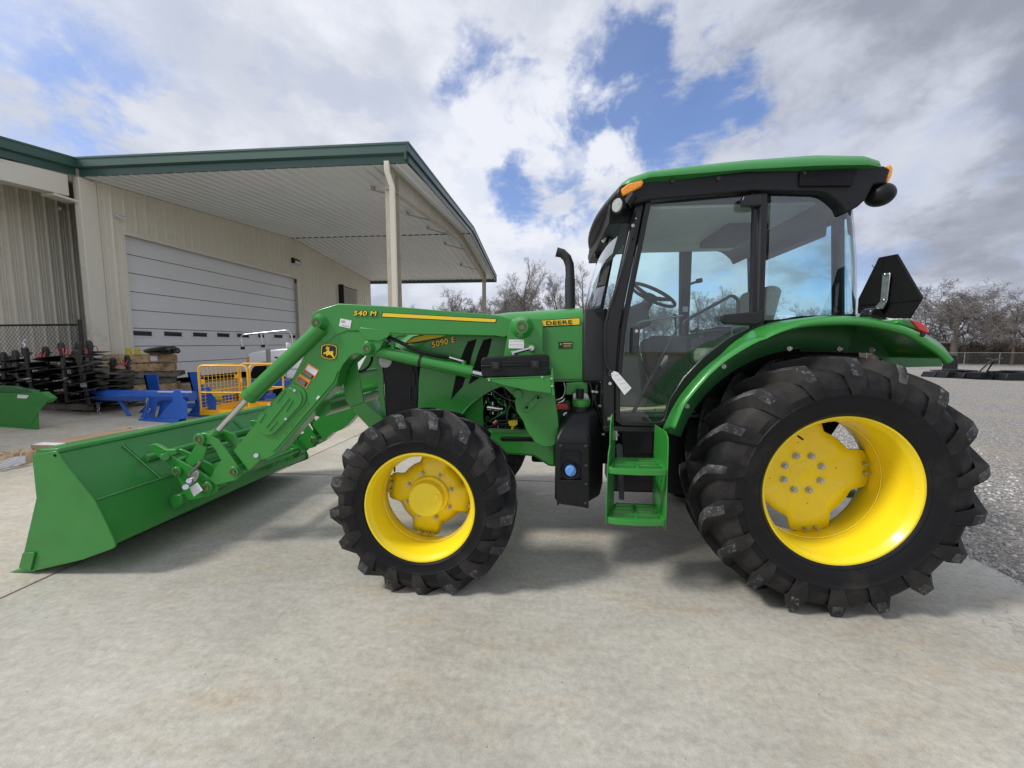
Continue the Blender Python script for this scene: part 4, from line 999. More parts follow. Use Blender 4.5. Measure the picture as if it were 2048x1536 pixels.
# deer emblem shield
def shield(s):
    cx,cy=657.5,704
    pts=[(-16,-11),(-13,-15),(0,-16.5),(13,-14),(17,-10),(16.5,6),(13,13.5),(3,16),(-11,12.5),(-17,7)]
    return [(cx+a*s,cy+b*s) for a,b in pts]
for s_,mt,d in((1.0,'ink',.004),(.95,'yellow_decal',.006),(.85,'ink',.008)):
    m=MB();flat(shield(s_),AY-d,AY-.001,m);m.build('emblem_badge',mt,arms[0],smooth=0,bevel=.002)
deer=[(1137,541),(1141,532),(1157,531),(1163,520),(1172,514),(1170,508),(1158,506),(1157,499),(1165,494),(1156,490),(1168,484),(1166,478),(1172,486),(1176,478),(1181,488),(1185,484),(1192,488),(1188,497),(1186,510),(1190,522),(1208,525),(1212,520),(1222,524),(1222,537),(1218,546),(1222,556),(1236,583),(1232,589),(1226,581),(1210,563),(1196,552),(1178,554),(1170,562),(1160,565),(1168,553),(1158,545),(1146,549),(1140,547)]
m=MB();flat([(380+a/4.267,580+b/4.267) for a,b in deer],AY-.0105,AY-.008,m);m.build('deer_emblem','yellow_decal',arms[0],smooth=0)
# safety labels
def quad_label(cx,cy,ang,w,h,mt,d,name,parent=None):
    c=P(cx,cy,AY);ca,sa=math.cos(ang),math.sin(ang);k=.0045
    pts=[(c.x+(a*ca-b*sa)*k,c.z+(a*sa+b*ca)*k) for a,b in((-w,-h),(w,-h),(w,h),(-w,h))]
    m=MB();m.prism(pts,AY-d,AY-.0005);return m.build(name,mt,parent or arms[0],smooth=0)
an=R(-33)
for (cx,cy,hh) in((622,743,8.2),(606.5,762,6.4)):
    quad_label(cx,cy,an,11,hh+1.5,'orange_label',.003,'warning_label')
quad_label(624.2,740.6,an,9.6,4.6,'white_label',.0045,'warning_label_picture');quad_label(617.6,749.4,an,9.6,2.9,'ink',.0045,'warning_label_text_panel')
quad_label(605,764,an,9.4,4.6,'ink',.0045,'warning_label_text_panel')
m=MB()
def lines(cx,cy,n,step,w,mt,name):
    m=MB();c=P(cx,cy,AY);ca,sa=math.cos(an),math.sin(an);k=.0045
    rr=random.Random(3)
    for i in range(n):
        o=(n/2-.5-i)*step;ww=w*rr.uniform(.75,1)
        pts=[(c.x+(a*ca-b*sa)*k,c.z+(a*sa+b*ca)*k) for a,b in((-w,o-.35),(-w+2*ww,o-.35),(-w+2*ww,o+.35),(-w,o+.35))]
        m.prism(pts,AY-.0055,AY-.003)
    m.build(name,mt,arms[0],smooth=0)
lines(617.6,749.4,3,1.7,8.5,'ink_grey','warning_label_print');lines(605,764,4,1.9,8.3,'ink_grey','warning_label_print')
m=MB();flat([(681,637),(703,641),(700,657),(678,652)],AY-.009,AY-.005,m);m.build('barcode_label','white_label',booms[0],smooth=0)
m=MB();flat([(683,640),(690,641),(689,646),(682,645)],AY-.0105,AY-.008,m);flat([(683,649.5),(697,652),(697,653.4),(683,651)],AY-.0105,AY-.008,m);m.build('barcode_print','ink_grey',booms[0],smooth=0)
# pivot bosses and pins
def boss(px,py,r,y0,y1,dy=0,mt='green',parent=T,pin=True,name='pivot_boss'):
    c=P(px,py,AY);m=MB();m.cyl((c.x,y0+dy,c.z),(c.x,y1+dy,c.z),r,28);o=m.build(name,mt,parent,bevel=.004,smooth=30)
    if pin:
        m=MB();m.lathe([(-.004,r*.58),(-.004,r*.36),(.004,r*.34),(.004,0)],(c.x,y0+dy-.001,c.z),'Y',20);m.lathe([(-.002,r*.62),(-.005,r*.6),(-.005,r*.56)],(c.x,y0+dy,c.z),'Y',20)
        m.build('pivot_pin','rusty',o,smooth=30)
    return o
for dy in(0,DY):
    par=booms[0] if dy==0 else booms[1]
    def cone(px,py,r0,r1,y0,y1):
        c=P(px,py,AY);m=MB();m.tube([(c.x,y0+dy,c.z),(c.x,y0+.012+dy,c.z),(c.x,y1+dy,c.z)],[r0,r0*1.05,r1],28);o=m.build('pivot_boss','green',par,smooth=40)
        m=MB();m.lathe([(-.003,r0*.72),(-.003,r0*.42),(.002,r0*.38),(.002,0)],(c.x,y0+dy,c.z),'Y',20);m.build('pivot_pin','rusty',par,smooth=30)
    cone(641,646,.040,.072,AY-.06,AY);cone(1045,655,.046,.080,AY-.10,AY-.035);cone(737,697,.036,.055,AY-.035,AY)
# mast
mast=[(1019,651),(1024,640),(1030,636),(1079,637),(1086,645),(1085,700),(1092,712),(1104,755),(1109,784),(1118,850),(1112,888),(1104,893),(1088,894),(1071,886),(1053,861),(1046,842),(1033,823),(1029,803),(1040,780),(1022,770),(1004,750),(1008,709)]
for k,(y0,y1) in enumerate(((AY-.035,AY-.015),(AY+.145,AY+.165))):
    for dy in(0,DY): MB().prism(XZ(mast,AY-.035),y0+dy if dy==0 else 2*YC-y1,y1+dy if dy==0 else 2*YC-y0).build('loader_mast','green',T,bevel=.004) if dy==0 or k==0 else None
m=MB();m.prism(XZ([(988,766),(1030,768),(1062,772),(1066,790),(1058,801),(1046,804),(1036,799),(1010,776)],AY),AY-.012,AY+.03);m.build('mast_bracket','green',T,bevel=.004)
m=MB();c=P(1037,787,AY);m.cyl((c.x,AY-.05,c.z),(c.x,AY-.03,c.z),.034,20);m.build('mast_plug','green',T,bevel=.004)
m=MB();m.prism(XZ([(1046,820),(1074,790),(1084,796),(1056,826)],AY-.05),AY-.052,AY-.034);m.build('mast_stop','green',T,bevel=.004)
m=MB()
for a,b in((1054,815),(1076,796)): m.cyl(P(a,b,AY-.053),P(a,b,AY-.056),.010,10)
m.build('stop_holes','black_matte',T)
m=MB();m.prism(XZ([(1018,679),(1048,679.5),(1048,697),(1017,696.5)],AY-.037),AY-.0385,AY-.034);m.build('instruction_label','white_label',T,smooth=0)
m=MB()
for i in range(4):
    for j in range(2): m.prism(XZ([(1020+6.8*i,682+7*j),(1025+6.8*i,682+7*j),(1025+6.8*i,683+7*j),(1020+6.8*i,683+7*j)],AY-.037),AY-.0395,AY-.037)
m.build('instruction_print','ink_grey',T,smooth=0)
m=MB();m.cyl(P(1064,696,AY-.037),P(1064,696,AY-.065),.028,18);m.cyl(P(1027,707,AY-.037),P(1027,707,AY-.062),.022,16);m.build('latch_boss','green',T,bevel=.003)
m=MB();m.tube([P(1063,696,AY-.10),P(1027,706,AY-.10)],.012,10);m.cyl(P(1063,696,AY-.06),P(1063,696,AY-.108),.018,12);m.cyl(P(1027,706,AY-.05),P(1027,706,AY-.108),.013,12);m.build('latch_pin','chrome',T,smooth=50)
# toolbox tray
m=MB();a=P(973,757,2.60);b=P(1101,752,2.60);m.prism([(a.x,a.z-.004),(b.x,b.z-.004),(b.x,b.z+.003),(a.x,a.z+.003)],2.575,2.76)
m.prism([(a.x,a.z-.004),(b.x,b.z-.004),(P(1103,786,2.60).x,P(1103,786,2.60).z),(P(1060,781,2.6).x,P(1060,781,2.60).z),(P(1000,768,2.6).x,P(1000,768,2.6).z)],2.578,2.584)
m.prism([(b.x,b.z-.004),(b.x+.008,b.z+.05),(b.x+.016,b.z+.05),(b.x+.03,b.z-.13),(b.x+.012,b.z-.13)],2.58,2.76)
m.build('toolbox_tray','green',T,bevel=.002)
m=MB()
for q in((1084,754),(1103,757),(1104,772),(978,760)): m.cyl(P(*q,2.578),P(*q,2.570),.008,8)
m.build('tray_bolts','zinc',T)
# cylinders
def cylinder(p0,p1,r,q1,rr,dy,name,Y):
    a=P(*p0,Y)+Vector((0,dy,0));b=P(*p1,Y)+Vector((0,dy,0));d=(b-a).normalized()
    m=MB();m.tube([a,b],r,24);m.tube([b-d*.05,b+d*.004],r*1.05,24);m.tube([a-d*.002,a+d*.04],r*1.03,24);o=m.build(name,'green',T,smooth=40)
    c=P(*q1,Y)+Vector((0,dy,0));m=MB();m.tube([b,c],rr,16);m.build('cylinder_rod','chrome',o,smooth=50);return o,a,b,c
for dy in(0,DY):
    o,a,b,c=cylinder((645,655),(498,794),.058,(433,864),.023,dy,'tilt_cylinder',AY-.0)
    m=MB();m.tube([c+(b-c)*.06,c-(b-c)*.22],.032,14);m.build('rod_end','green',o,smooth=40)
    o,a,b,c=cylinder((752,702),(944,745),.047,(990,755),.024,dy,'lift_cylinder',AY+.06)
    m=MB();d=(b-a).normalized();u=Vector((0,0,1))
    k=a+(b-a)*.47;m.tube([k-d*.006,k+d*.012],.051,24);m.build('hose_strap','black_frame',o)
    for k_,h_ in((.18,.085),(.92,.075)): MB().cyl(a+(b-a)*k_,a+(b-a)*k_+Vector((0,0,h_)),.018,10).build('port_fitting','green',o,smooth=40)
    MB().tube([a+(b-a)*.16+Vector((0,0,.085)),a+(b-a)*.02+Vector((0,0,.125))],.012,8).build('hose_end','chrome',o,smooth=40);MB().tube([a+(b-a)*.93+Vector((0,0,.065)),a+(b-a)*.75+Vector((0,-.01,.075))],.014,8).build('hose_end','chrome',o,smooth=40)
    m=MB();m.tube(smooth_path([a+(b-a)*.02+Vector((0,-.01,.125)),a+(b-a)*.2+Vector((0,-.02,.12)),a+(b-a)*.45+Vector((0,-.03,.075)),a+(b-a)*.62+Vector((0,-.03,.07)),a+(b-a)*.77+Vector((0,-.01,.075))],5),.014,10);m.build('hydraulic_hose','rubber_side',o,smooth=60)
# cross tube between arms, hoses and headlight guard
c=P(640,812,AY+AT);m=MB();m.cyl((c.x,AY+AT,c.z),(c.x,AY+DY,c.z),.088,28);m.build('cross_tube','green',T,smooth=40)
c=P(668,742,AY+AT)
m=MB();m.cyl((c.x,AY+AT,c.z-.05),(c.x,AY+DY,c.z-.05),.022,12);m.build('steel_line','green',T,smooth=40)
m=MB()
for k in range(4):
    yk=AY+.2+.18*k
    m.tube(smooth_path([P(700,740,yk),P(725,742,yk),P(742,725,yk),P(748,700,yk),P(775,692,yk),P(800,700,yk)],5),.010,8)
m.build('hydraulic_hoses','rubber_side',T,smooth=60)
m=MB();m.tube([P(700,745,3.2),P(775,735,3.2)],.010,8);m.tube([P(690,800,3.3),P(765,778,3.3)],.012,8);m.build('hose_pipe','green_dark',T)
gy=2.94
m=MB();m.prism(XZ([(683,735),(712,700),(716,740),(728,805),(700,815),(690,800)],gy),gy,gy+.012);m.prism(XZ([(700,815),(728,805),(768,838),(740,857)],gy),gy-.003,gy+.22)
m.build('brush_guard','green',T,bevel=.004)
m=MB();m.prism(XZ([(755,700),(768,700),(768,780),(776,850),(762,820),(755,760)],3.0),2.99,3.0);m.build('guard_post','green',T,bevel=.003)
# ---------------------------------------------------------------- linkage and quick coupler
for dy in(0,DY):
    def PL(pts,y0,y1,name,parent=T,mt='green',bev=.004): return fl(pts,y0,y1,dy).build(name,mt,parent,bevel=bev)
    bc=PL([(400,872),(404,866),(412,864),(424,867),(440,876),(452,890),(470,914),(486,936),(488,948),(478,958),(462,962),(438,968),(424,956),(437,935),(449,920),(437,898),(429,888),(417,886),(404,884)],AY-.03,AY-.014,'bell_crank')
    PL([(400,872),(412,864),(440,876),(470,914),(488,948),(462,962),(438,968),(424,956),(449,920),(437,898),(417,886)],AY+.134,AY+.15,'bell_crank')
    PL([(396,886),(416,892),(408,918),(388,932),(372,921)],AY-.01,AY+.004,'coupler_link')
    PL([(330,905),(345,911),(396,938),(430,960),(440,972),(436,984),(421,990),(400,996),(380,1000),(374,995),(366,968),(356,946),(332,918)],AY-.018,AY+.0,'coupler_plate')
    PL([(330,905),(345,911),(396,938),(430,960),(440,972),(421,990),(380,1000),(366,968),(356,946),(332,918)],AY+.12,AY+.138,'coupler_plate')
    PL([(304,888),(318,886),(340,898),(358,897),(360,906),(352,909),(336,906),(326,914),(318,908)],AY-.03,AY+.0,'coupler_hook')
    PL([(352,992),(358,986),(372,985),(376,994),(372,1006),(362,1014),(357,1010),(352,1000)],AY-.05,AY+.04,'bucket_hook')
    PL([(420,930),(440,923),(444,926),(440,948),(424,953)],AY+.02,AY+.06,'coupler_link')
    par=bc
    for px,py,r,y0 in((408,876,.046,-.05),(476,940,.042,-.05),(423,971,.044,-.045),(362,940,.038,-.045)):
        boss(px,py,r,AY+y0,AY+.16,dy,parent=par)
    if dy==0:
        m=MB();m.cyl(P(330,914,AY-.05),P(330,914,AY),.030,18);m.build('coupler_boss','green',T,bevel=.004)
        m=MB();m.tube([P(402,922,AY-.05),P(397,930,AY-.055),P(378,950,AY-.05)],.013,10);m.build('latch_spring','grey_metal',T,smooth=50)
        m=MB();m.prism(XZ([(385,945),(392,941),(398,945),(396,956),(386,968),(378,972),(370,965),(373,958),(380,956)],AY-.06),AY-.062,AY-.048);m.build('latch_lever','zinc',T,bevel=.003)
        m=MB();m.cyl(P(371,974,AY-.06),P(371,974,AY-.11),.020,16);m.cyl(P(378,962,AY-.06),P(378,962,AY-.085),.018,16);m.tube([P(372,972,AY-.08),P(380,966,AY-.08)],.012,8);m.build('latch_knob','chrome',T,smooth=30)
        m=MB();m.cyl(P(512,911,AY-.0),P(512,911,AY-.018),.018,6);m.build('arm_bolt','chrome',arms[0])
        m=MB()
        for a,b in((635,793),(584,854),(574,866),(618,808)): m.cyl(P(a,b,AY-.001),P(a,b,AY+.002),.005,8)
        m.build('arm_holes','black_matte',arms[0])
        m=MB();m.prism(XZ([(632,798),(636,791),(640,793),(636,800)],AY-.003),AY-.004,AY);m.build('arm_marker','white_label',arms[0],smooth=0)
for (px,py,r) in((345,925,.024),(400,905,.026),(432,965,.03)):
    c=P(px,py,AY);m=MB();m.cyl((c.x,AY,c.z),(c.x,AY+DY+.1,c.z),r,14);m.build('coupler_crossbar','green',T,smooth=40)
# ---------------------------------------------------------------- bucket
BY0,BY1=2.31,4.50
cheek=[(-3.70,.015),(-3.648,.17),(-3.505,.56),(-3.503,.83),(-3.495,.865),(-3.33,.895),(-3.312,.89),(-3.298,.875),(-3.24,.79),(-3.061,.559),(-2.99,.402),(-2.938,.271),(-2.936,.235),(-2.955,.218),(-3.201,.125),(-3.60,.02)]
outer=[(-3.48,.90),(-3.32,.885),(-3.255,.80),(-3.07,.555),(-3.00,.40),(-2.958,.27),(-2.957,.245),(-2.975,.23),(-3.20,.14),(-3.62,.03)]
ins=[(x-.012 if z>.25 else x-.01,z+.008 if z<.3 else z-.002) for x,z in outer]
m=MB();m.prism(outer+[(x-.004,z+.010) if z<.2 else (x-.014,z-.004) for x,z in outer[::-1]],BY0+.01,BY1-.01)
bk=m.build('bucket','green_bucket',T,smooth=25)
for y0,y1 in((BY0-.004,BY0+.010),(BY1-.010,BY1+.004)): MB().prism(cheek,y0,y1).build('bucket_side_plate','green_bucket',bk,bevel=.003)
m=MB();m.prism([(-3.50,.845),(-3.318,.868),(-3.305,.885),(-3.32,.91),(-3.50,.895)],BY0+.012,BY1-.012);m.build('bucket_top_rail','green_bucket',bk,bevel=.006)
m=MB();m.prism([(-3.80,.0),(-3.60,.015),(-3.55,.045),(-3.60,.05)],BY0+.0,BY1-.0);m.build('cutting_edge','green_bucket',bk,bevel=.003)
m=MB();m.prism([(-3.69,.05),(-3.60,.032),(-3.55,.16),(-3.56,.17),(-3.645,.16)],BY0-.016,BY0-.004);m.build('edge_wear_plate','green_bucket',bk,bevel=.003)
m=MB();m.cyl((-3.325,BY0-.0065,.865),(-3.325,BY0-.004,.865),.010,12);m.build('side_plate_hole','black_matte',bk)
# weld seam and mounting plates at the back of the bucket
def onback(u,y,off=.002):   # u 0..1 down the upper facet
    a=Vector((-3.255,y,.80));b=Vector((-3.07,y,.555));n_=Vector((.8,0,.6)).normalized();return a+(b-a)*u+n_*off
m=MB();rr=random.Random(2);m.tube([(-3.064+.002*rr.random(),BY0+.012+(2.16)*i/80,.556) for i in range(81)],.005,6);m.build('weld_seam','green_weld',bk,smooth=60)
for yc in(2.80,3.88):
    m=MB();m.add([onback(-.15,yc-.10,.0),onback(1.0,yc-.02,.0),onback(1.0,yc+.30,.0),onback(-.15,yc+.30,.0),onback(-.15,yc-.10,.012),onback(1.0,yc-.02,.012),onback(1.0,yc+.30,.012),onback(-.15,yc+.30,.012)],[(0,1,2,3),(4,7,6,5),(0,4,5,1),(1,5,6,2),(2,6,7,3),(3,7,4,0)])
    m.build('mount_plate','green_bucket',bk,smooth=0)
    m=MB();m.tube([onback(-.15+1.15*i/20,yc-.11+.08*i/20,.006)+Vector((.002*rr.random(),0,0)) for i in range(21)],.006,6);m.build('weld_seam','green_weld',bk)
m=MB();m.tube([(-3.16,2.75,.72),(-3.16,4.25,.72)],.03,14);m.build('bucket_torque_tube','green_bucket',bk,smooth=50)
# paper tag on coupler latch, tag on the grab rail, toolbox: separate things
m=MB();m.prism(XZ([(379,975),(395,965),(406,980),(388,993)],AY-.06),AY-.0615,AY-.060);o=m.build('paper_tag','white_label',None,smooth=0);tag(o,'blank white paper tag hanging from the loader coupler latch by the bucket','paper tag')
m=MB();q=[(1228,742),(1236,745),(1263,776),(1249,790),(1224,756),(1222,747)];m.prism(XZ(q,CY-.065),CY-.0665,CY-.065);o=m.build('paper_tag','white_label',None,smooth=0);tag(o,'white handwritten paper tag tied to the cab grab rail','paper tag')
m=MB()
rr=random.Random(8)
for (a,b,n_) in(((1229,752),(1238,748),4),((1234,760),(1246,757),5),((1240,768),(1253,765),5),((1246,777),(1258,773),4)):
    a=P(*a,CY-.067);b=P(*b,CY-.067);pts=[a+(b-a)*(i/(n_*4))+Vector((0,0,rr.uniform(-.004,.004))) for i in range(n_*4+1)];m.tube(pts,.0009,4)
m.build('handwriting','ink_grey',o)
m=MB();m.tube(smooth_path([P(a,b,CY-.066) for a,b in((1226,748),(1219,752),(1219,742),(1226,744))],4),.0015,5);m.build('tag_wire','grey_metal',o)
# hard case on the tray
case=thing('tool_case','small black plastic hard case with two latches on the green loader shelf','tool case',tuple(P(1030,753,2.66)))
m=MB();m.prism(XZ([(962,733),(1099,728),(1097,750),(1094,752.5),(968,754.5),(963,750)],2.60),2.60,2.745);m.build('case_bottom','black_plastic',case,bevel=.008,seg=3)
m=MB();m.prism(XZ([(962,731.5),(961,722),(966,715),(1091,708.5),(1099,713),(1099,726.5)],2.60),2.60,2.745);m.build('case_lid','black_plastic',case,bevel=.008,seg=3)
m=MB();m.prism(XZ([(962,730.5),(1099.5,725.5),(1099.5,729.5),(962,734.5)],2.60),2.592,2.60);m.build('case_seam_rim','black_plastic',case,bevel=.003)
for a in(983,1062):
    dy_=-(a-983)*.035
    m=MB();m.prism(XZ([(a,724+dy_),(a+17,723.5+dy_),(a+17,740+dy_),(a,740.5+dy_)],2.59),2.578,2.592);lt=m.build('latch','black_frame',case,bevel=.004)
    m=MB();m.prism(XZ([(a+4,727+dy_),(a+13,726.7+dy_),(a+13,736+dy_),(a+4,736.3+dy_)],2.578),2.570,2.578);m.build('latch_clip','black_gloss',lt,bevel=.003)
# ================================================================ GROUND
def lin(a,b,n): return [a+(b-a)*i/n for i in range(n+1)]
m=MB()
xs=[-60,-20,-12.18]+lin(-12.0,-4.0,16)+[-2,0,2,3.26]
m.grid([[(x,y,gz(x)) for y in(-90,-14,0,10,30,48)] for x in xs]);struct(m.build('concrete_yard','concrete',None,smooth=60,recalc=False))
m=MB();m.grid([[(x,y,-.006+(.0 if x<4 else .0)) for y in [-90]+lin(-14,52,12)] for x in(3.26,8,20,40,62)]);struct(m.build('gravel_lot','gravel',None,smooth=60,recalc=False))
m=MB();m.grid([[(x,y,-.03) for y in(-400,-90,52,900)] for x in(-900,-60,62,900)]);struct(m.build('field','dry_grass',None,smooth=0,recalc=False))
# saw joints in the slab: narrow dark strips lying on it
m=MB()
def joint(p,q,w=.010):
    n_=24;a=Vector(p);b=Vector(q);d=(b-a).normalized();s=Vector((-d.y,d.x,0))*w/2;pts=[a+(b-a)*i/n_ for i in range(n_+1)]
    m.grid([[(c.x+s.x,c.y+s.y,gz(c.x)+.0035),(c.x-s.x,c.y-s.y,gz(c.x)+.0035)] for c in pts])
joint((-3.40,-13,0),(-3.55,30,0));joint((3.2,4.55,0),(-14,4.60,0));joint((-8.6,-13,0),(-8.7,30,0));joint((3.2,9.3,0),(-12,9.3,0));joint((3.2,14.0,0),(-12,14.0,0));joint((3.2,-2.0,0),(-12,-2,0))
struct(m.build('slab_joints','rusty',None,smooth=0,recalc=False))
# loose stones of the gravel lot close to the slab edge
rg=random.Random(11);m=MB()
for i in range(9000):
    x=3.27+abs(rg.gauss(0,1))*1.6 if i%3 else 3.20+rg.random()*.18;y=rg.uniform(1.2,8.5)
    r=rg.uniform(.006,.020)*(1 if x>3.27 else .6)
    a=rg.random()*6;k=len(m.v)
    q=[(math.cos(a+2*PI*j/4)*r*rg.uniform(.7,1.3),math.sin(a+2*PI*j/4)*r*rg.uniform(.7,1.3)) for j in range(4)]
    m.v+=[Vector((x+dx,y+dy,-.004)) for dx,dy in q]+[Vector((x+rg.uniform(-.3,.3)*r,y+rg.uniform(-.3,.3)*r,r*rg.uniform(.5,1.0)))]
    for j in range(4): m.f.append((k+j,k+(j+1)%4,k+4));m.mi.append(0)
    for j in range(4): pass
mt=bpy.data.materials.new('stone');mt.use_nodes=True;MATS['stone']=mt;b_=mt.node_tree.nodes['Principled BSDF'];b_.inputs['Roughness'].default_value=.9
ng=mt.node_tree.nodes.new('ShaderNodeNewGeometry');rp=mt.node_tree.nodes.new('ShaderNodeValToRGB');rp.color_ramp.elements[0].color=(.17,.16,.15,1);rp.color_ramp.elements[1].color=(.62,.60,.58,1)
mt.node_tree.links.new(ng.outputs['Random Per Island'],rp.inputs[0]);mt.node_tree.links.new(rp.outputs[0],b_.inputs[0])
o=m.build('loose_gravel','stone',None,smooth=0,recalc=False);o['kind']='stuff';tag(o,'loose grey limestone chips scattered along the slab edge','gravel')
# ================================================================ SHOP BUILDING
B=thing('shop_building','beige ribbed metal workshop with green trimmed canopy roof and large grey overhead door','building',(-12.1,9.4,.4))
WX=-12.1
def interp(pts,y):
    for (a,za),(b,zb) in zip(pts,pts[1:]):
        if y<=b or (b,zb)==pts[-1]: return za+(zb-za)*(y-a)/(b-a)
zsof=lambda y: interp([(2,5.32),(9.4,6.08),(18.0,6.93),(26.4,6.38),(40,5.5)],y)
def ribs(x,y0,y1,zb,zt,pitch=.305,h=.035,sgn=1,xf=None):
    m=MB();ys=[]
    n_=int((y1-y0)/pitch)+1
    for k in range(n_):
        b=y0+k*pitch
        for dy,o in((0,0),(.045,0),(.065,h),(.095,h),(.115,0),(.155,0),(.162,.008),(.182,.008),(.189,0),(.215,0),(.222,.008),(.242,.008),(.249,0)):
            if b+dy<y1: ys.append((b+dy,o))
    ys.append((y1,0))
    m.grid([[(x+sgn*o,y,zb(y) if callable(zb) else zb) for y,o in ys],[(x+sgn*o,y,zt(y)-.01 if callable(zt) else zt) for y,o in ys]])
    return m
D0,D1=10.43,18.28
dtop=lambda y:4.91+.15*(y-D0)/(D1-D0)
m=ribs(WX,9.78,D0,.3,zsof)
for mm in(ribs(WX,D0,D1,dtop,zsof),ribs(WX,D1,26.35,.3,zsof)): m.add(mm.v,mm.f)
wall=m.build('wall','beige',B,smooth=20)
m=MB();m.bb(-30,WX-.02,26.33,26.35,.3,6.3);m.build('wall','beige',B)
# door trim and jambs
m=MB();m.bb(WX-.02,WX+.045,D0-.10,D0+.01,.3,4.92);m.bb(WX-.02,WX+.045,D1-.01,D1+.10,.3,5.08)
m.add([(WX+x_,y,z) for y,zz in((D0-.10,4.90),(D1+.10,5.05)) for x_ in(-.02,.048) for z in(zz,zz+.11)],[(0,1,3,2),(4,6,7,5),(0,4,5,1),(2,3,7,6),(0,2,6,4),(1,5,7,3)])
m.build('door_trim','beige_trim',B,bevel=.006)
# overhead door: sections with pressed lines
DX=WX-.16;m=MB();zb0=.62;N=8;rows=[]
sec=.54
zz=[zb0+sec*i for i in range(9)]
prof=[]
for i in range(8):
    z0=zz[i]
    for dz,o in((.0,-.012),(.012,0),(.10,0),(.108,-.005),(.116,0),(.20,0),(.208,-.005),(.216,0),(.30,0),(.308,-.005),(.316,0),(.40,0),(.408,-.005),(.416,0),(.48,0),(.486,-.005),(.492,0),(.53,0)): prof.append((z0+dz,o))
prof.append((zz[-1]+.05,0))
tilt=lambda y:.15*(y-D0)/(D1-D0)
m.grid([[(DX+o,y,z+tilt(y)) for y in(D0-.02,(D0+D1)/2,D1+.02)] for z,o in prof])
door=m.build('overhead_door','door_grey',B,smooth=0)
m=MB()
for i in range(9):
    m.add([(DX+.003,y,zz[i]+dz+tilt(y)) for y in(D0,D1) for dz in(-.010,.008)],[(0,1,3,2)])
m.build('section_gaps','black_matte',door,smooth=0)
m=MB();mg=MB()
pl=[(262,303),(327,363),(385,413),(433,458),(473,497),(515,529),(547,564),(578,592)]
for a,b in pl:
    y0=PX(a,665,DX).y;y1=PX(b,667,DX).y
    if y1>D1-.1:y1=D1-.1
    t_=tilt(y0)-.0
    z0=2.02+t_*1.1;m.bb(DX,DX+.016,y0-.06,y1+.06,z0-.055,z0+.185);f_=MB().bb(DX+.012,DX+.024,y0-.06,y1+.06,z0-.055,z0-.01)
    fr=MB();fr.bb(DX-.005,DX+.02,y0-.06,y1+.06,z0+.14,z0+.19);fr.bb(DX-.005,DX+.02,y0-.06,y1+.06,z0-.05,z0);fr.bb(DX-.005,DX+.02,y0-.06,y0,z0,z0+.14);fr.bb(DX-.005,DX+.02,y1,y1+.06,z0,z0+.14)
    w_=fr.build('window_frame','pane_frame',door,bevel=.004)
    MB().bb(DX+.002,DX+.008,y0,y1,z0,z0+.14).build('window_pane','window_dark',door,smooth=0) if False else MB().bb(DX+.002,DX+.008,y0,y1,z0,z0+.14).build('window_pane','window_dark',door,smooth=0)
m=MB();m.bb(-20,DX-.3,D0-.4,D1+.4,.4,.42);m.bb(DX-.6,DX-.55,D0-.4,D1+.4,.4,5.6);m.build('inside_dark','black_matte',B)
# corner pilaster
m=MB();m.bb(WX-.12,WX+.06,9.40,9.80,.3,6.06);m.build('corner_pilaster','beige_trim',B,bevel=.012)
# open bay at the left: header beam, back wall, ceiling
m=MB();hy=[(1.0,4.60,4.80),(9.22,5.50,6.02)]
m.add([(x_,y,z) for y,z0,z1 in hy for x_ in(WX-.35,WX) for z in(z0,z1)],[(0,1,3,2),(4,6,7,5),(0,4,5,1),(2,3,7,6),(0,2,6,4),(1,5,7,3)]);m.build('header_beam','beige_trim',B,bevel=.01)
m=MB();m.bb(WX-.36,WX+.01,8.9,9.4,5.40,5.46);m.build('beam_plate','beige_trim',B,bevel=.004)
ribs(-13.6,-3.0,12.2,.3,5.9,.27).build('bay_back_wall','beige',B,smooth=20)
m=MB();m.bb(-13.7,WX-.1,-3.0,12.2,5.88,5.93);m.build('bay_ceiling','wood_grey',B)
# green eave trim
def gutter(p,q,name,depth=.43):
    # p,q top outer points; profile sticks out to the camera side
    m=MB();a=Vector(p);b=Vector(q);d=(b-a);s=Vector((d.y,-d.x,0)).normalized()
    prof=[(-.10,0),(.06,0),(.06,-.045),(.045,-.055),(.045,-.235),(.0,-.255),(-.04,-.27),(-.04,-depth),(-.10,-depth)]
    m.grid([[c+s*o+Vector((0,0,z)) for o,z in prof] for c in(a,b)])
    return m
E0=(WX+.05,9.40,6.51);E1=(-3.28,9.40,6.51)
g1=gutter(E0,E1,'x').build('eave_trim','roof_green',B,smooth=0)
gutter((WX-.02+.07,2.0,5.40),(WX+.05,9.40,6.51),'x').build('eave_trim','roof_green',B,smooth=0)
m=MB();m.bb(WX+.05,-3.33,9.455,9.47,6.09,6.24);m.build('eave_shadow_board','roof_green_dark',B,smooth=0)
# gable fascia on the free end
m=MB()
for (y0,z0),(y1,z1) in(((9.34,6.51),(17.9,7.20)),((17.9,7.20),(26.4,6.62))):
    for x0,x1,t0,t1 in((-3.28,-3.24,.0,-.05),(-3.30,-3.255,-.05,-.22),(-3.36,-3.31,-.22,-.40)):
        m.add([(x,y,z+t) for y,z in((y0,z0),(y1,z1)) for x in(x0,x1) for t in(t0,t1)],[(0,1,3,2),(4,6,7,5),(0,4,5,1),(2,3,7,6),(0,2,6,4),(1,5,7,3)])
m.build('gable_trim','roof_green_dark',B,smooth=0)
m=MB();m.bb(-30,-3.26,26.38,26.46,6.18,6.62);m.build('eave_trim','roof_green',B,smooth=0)
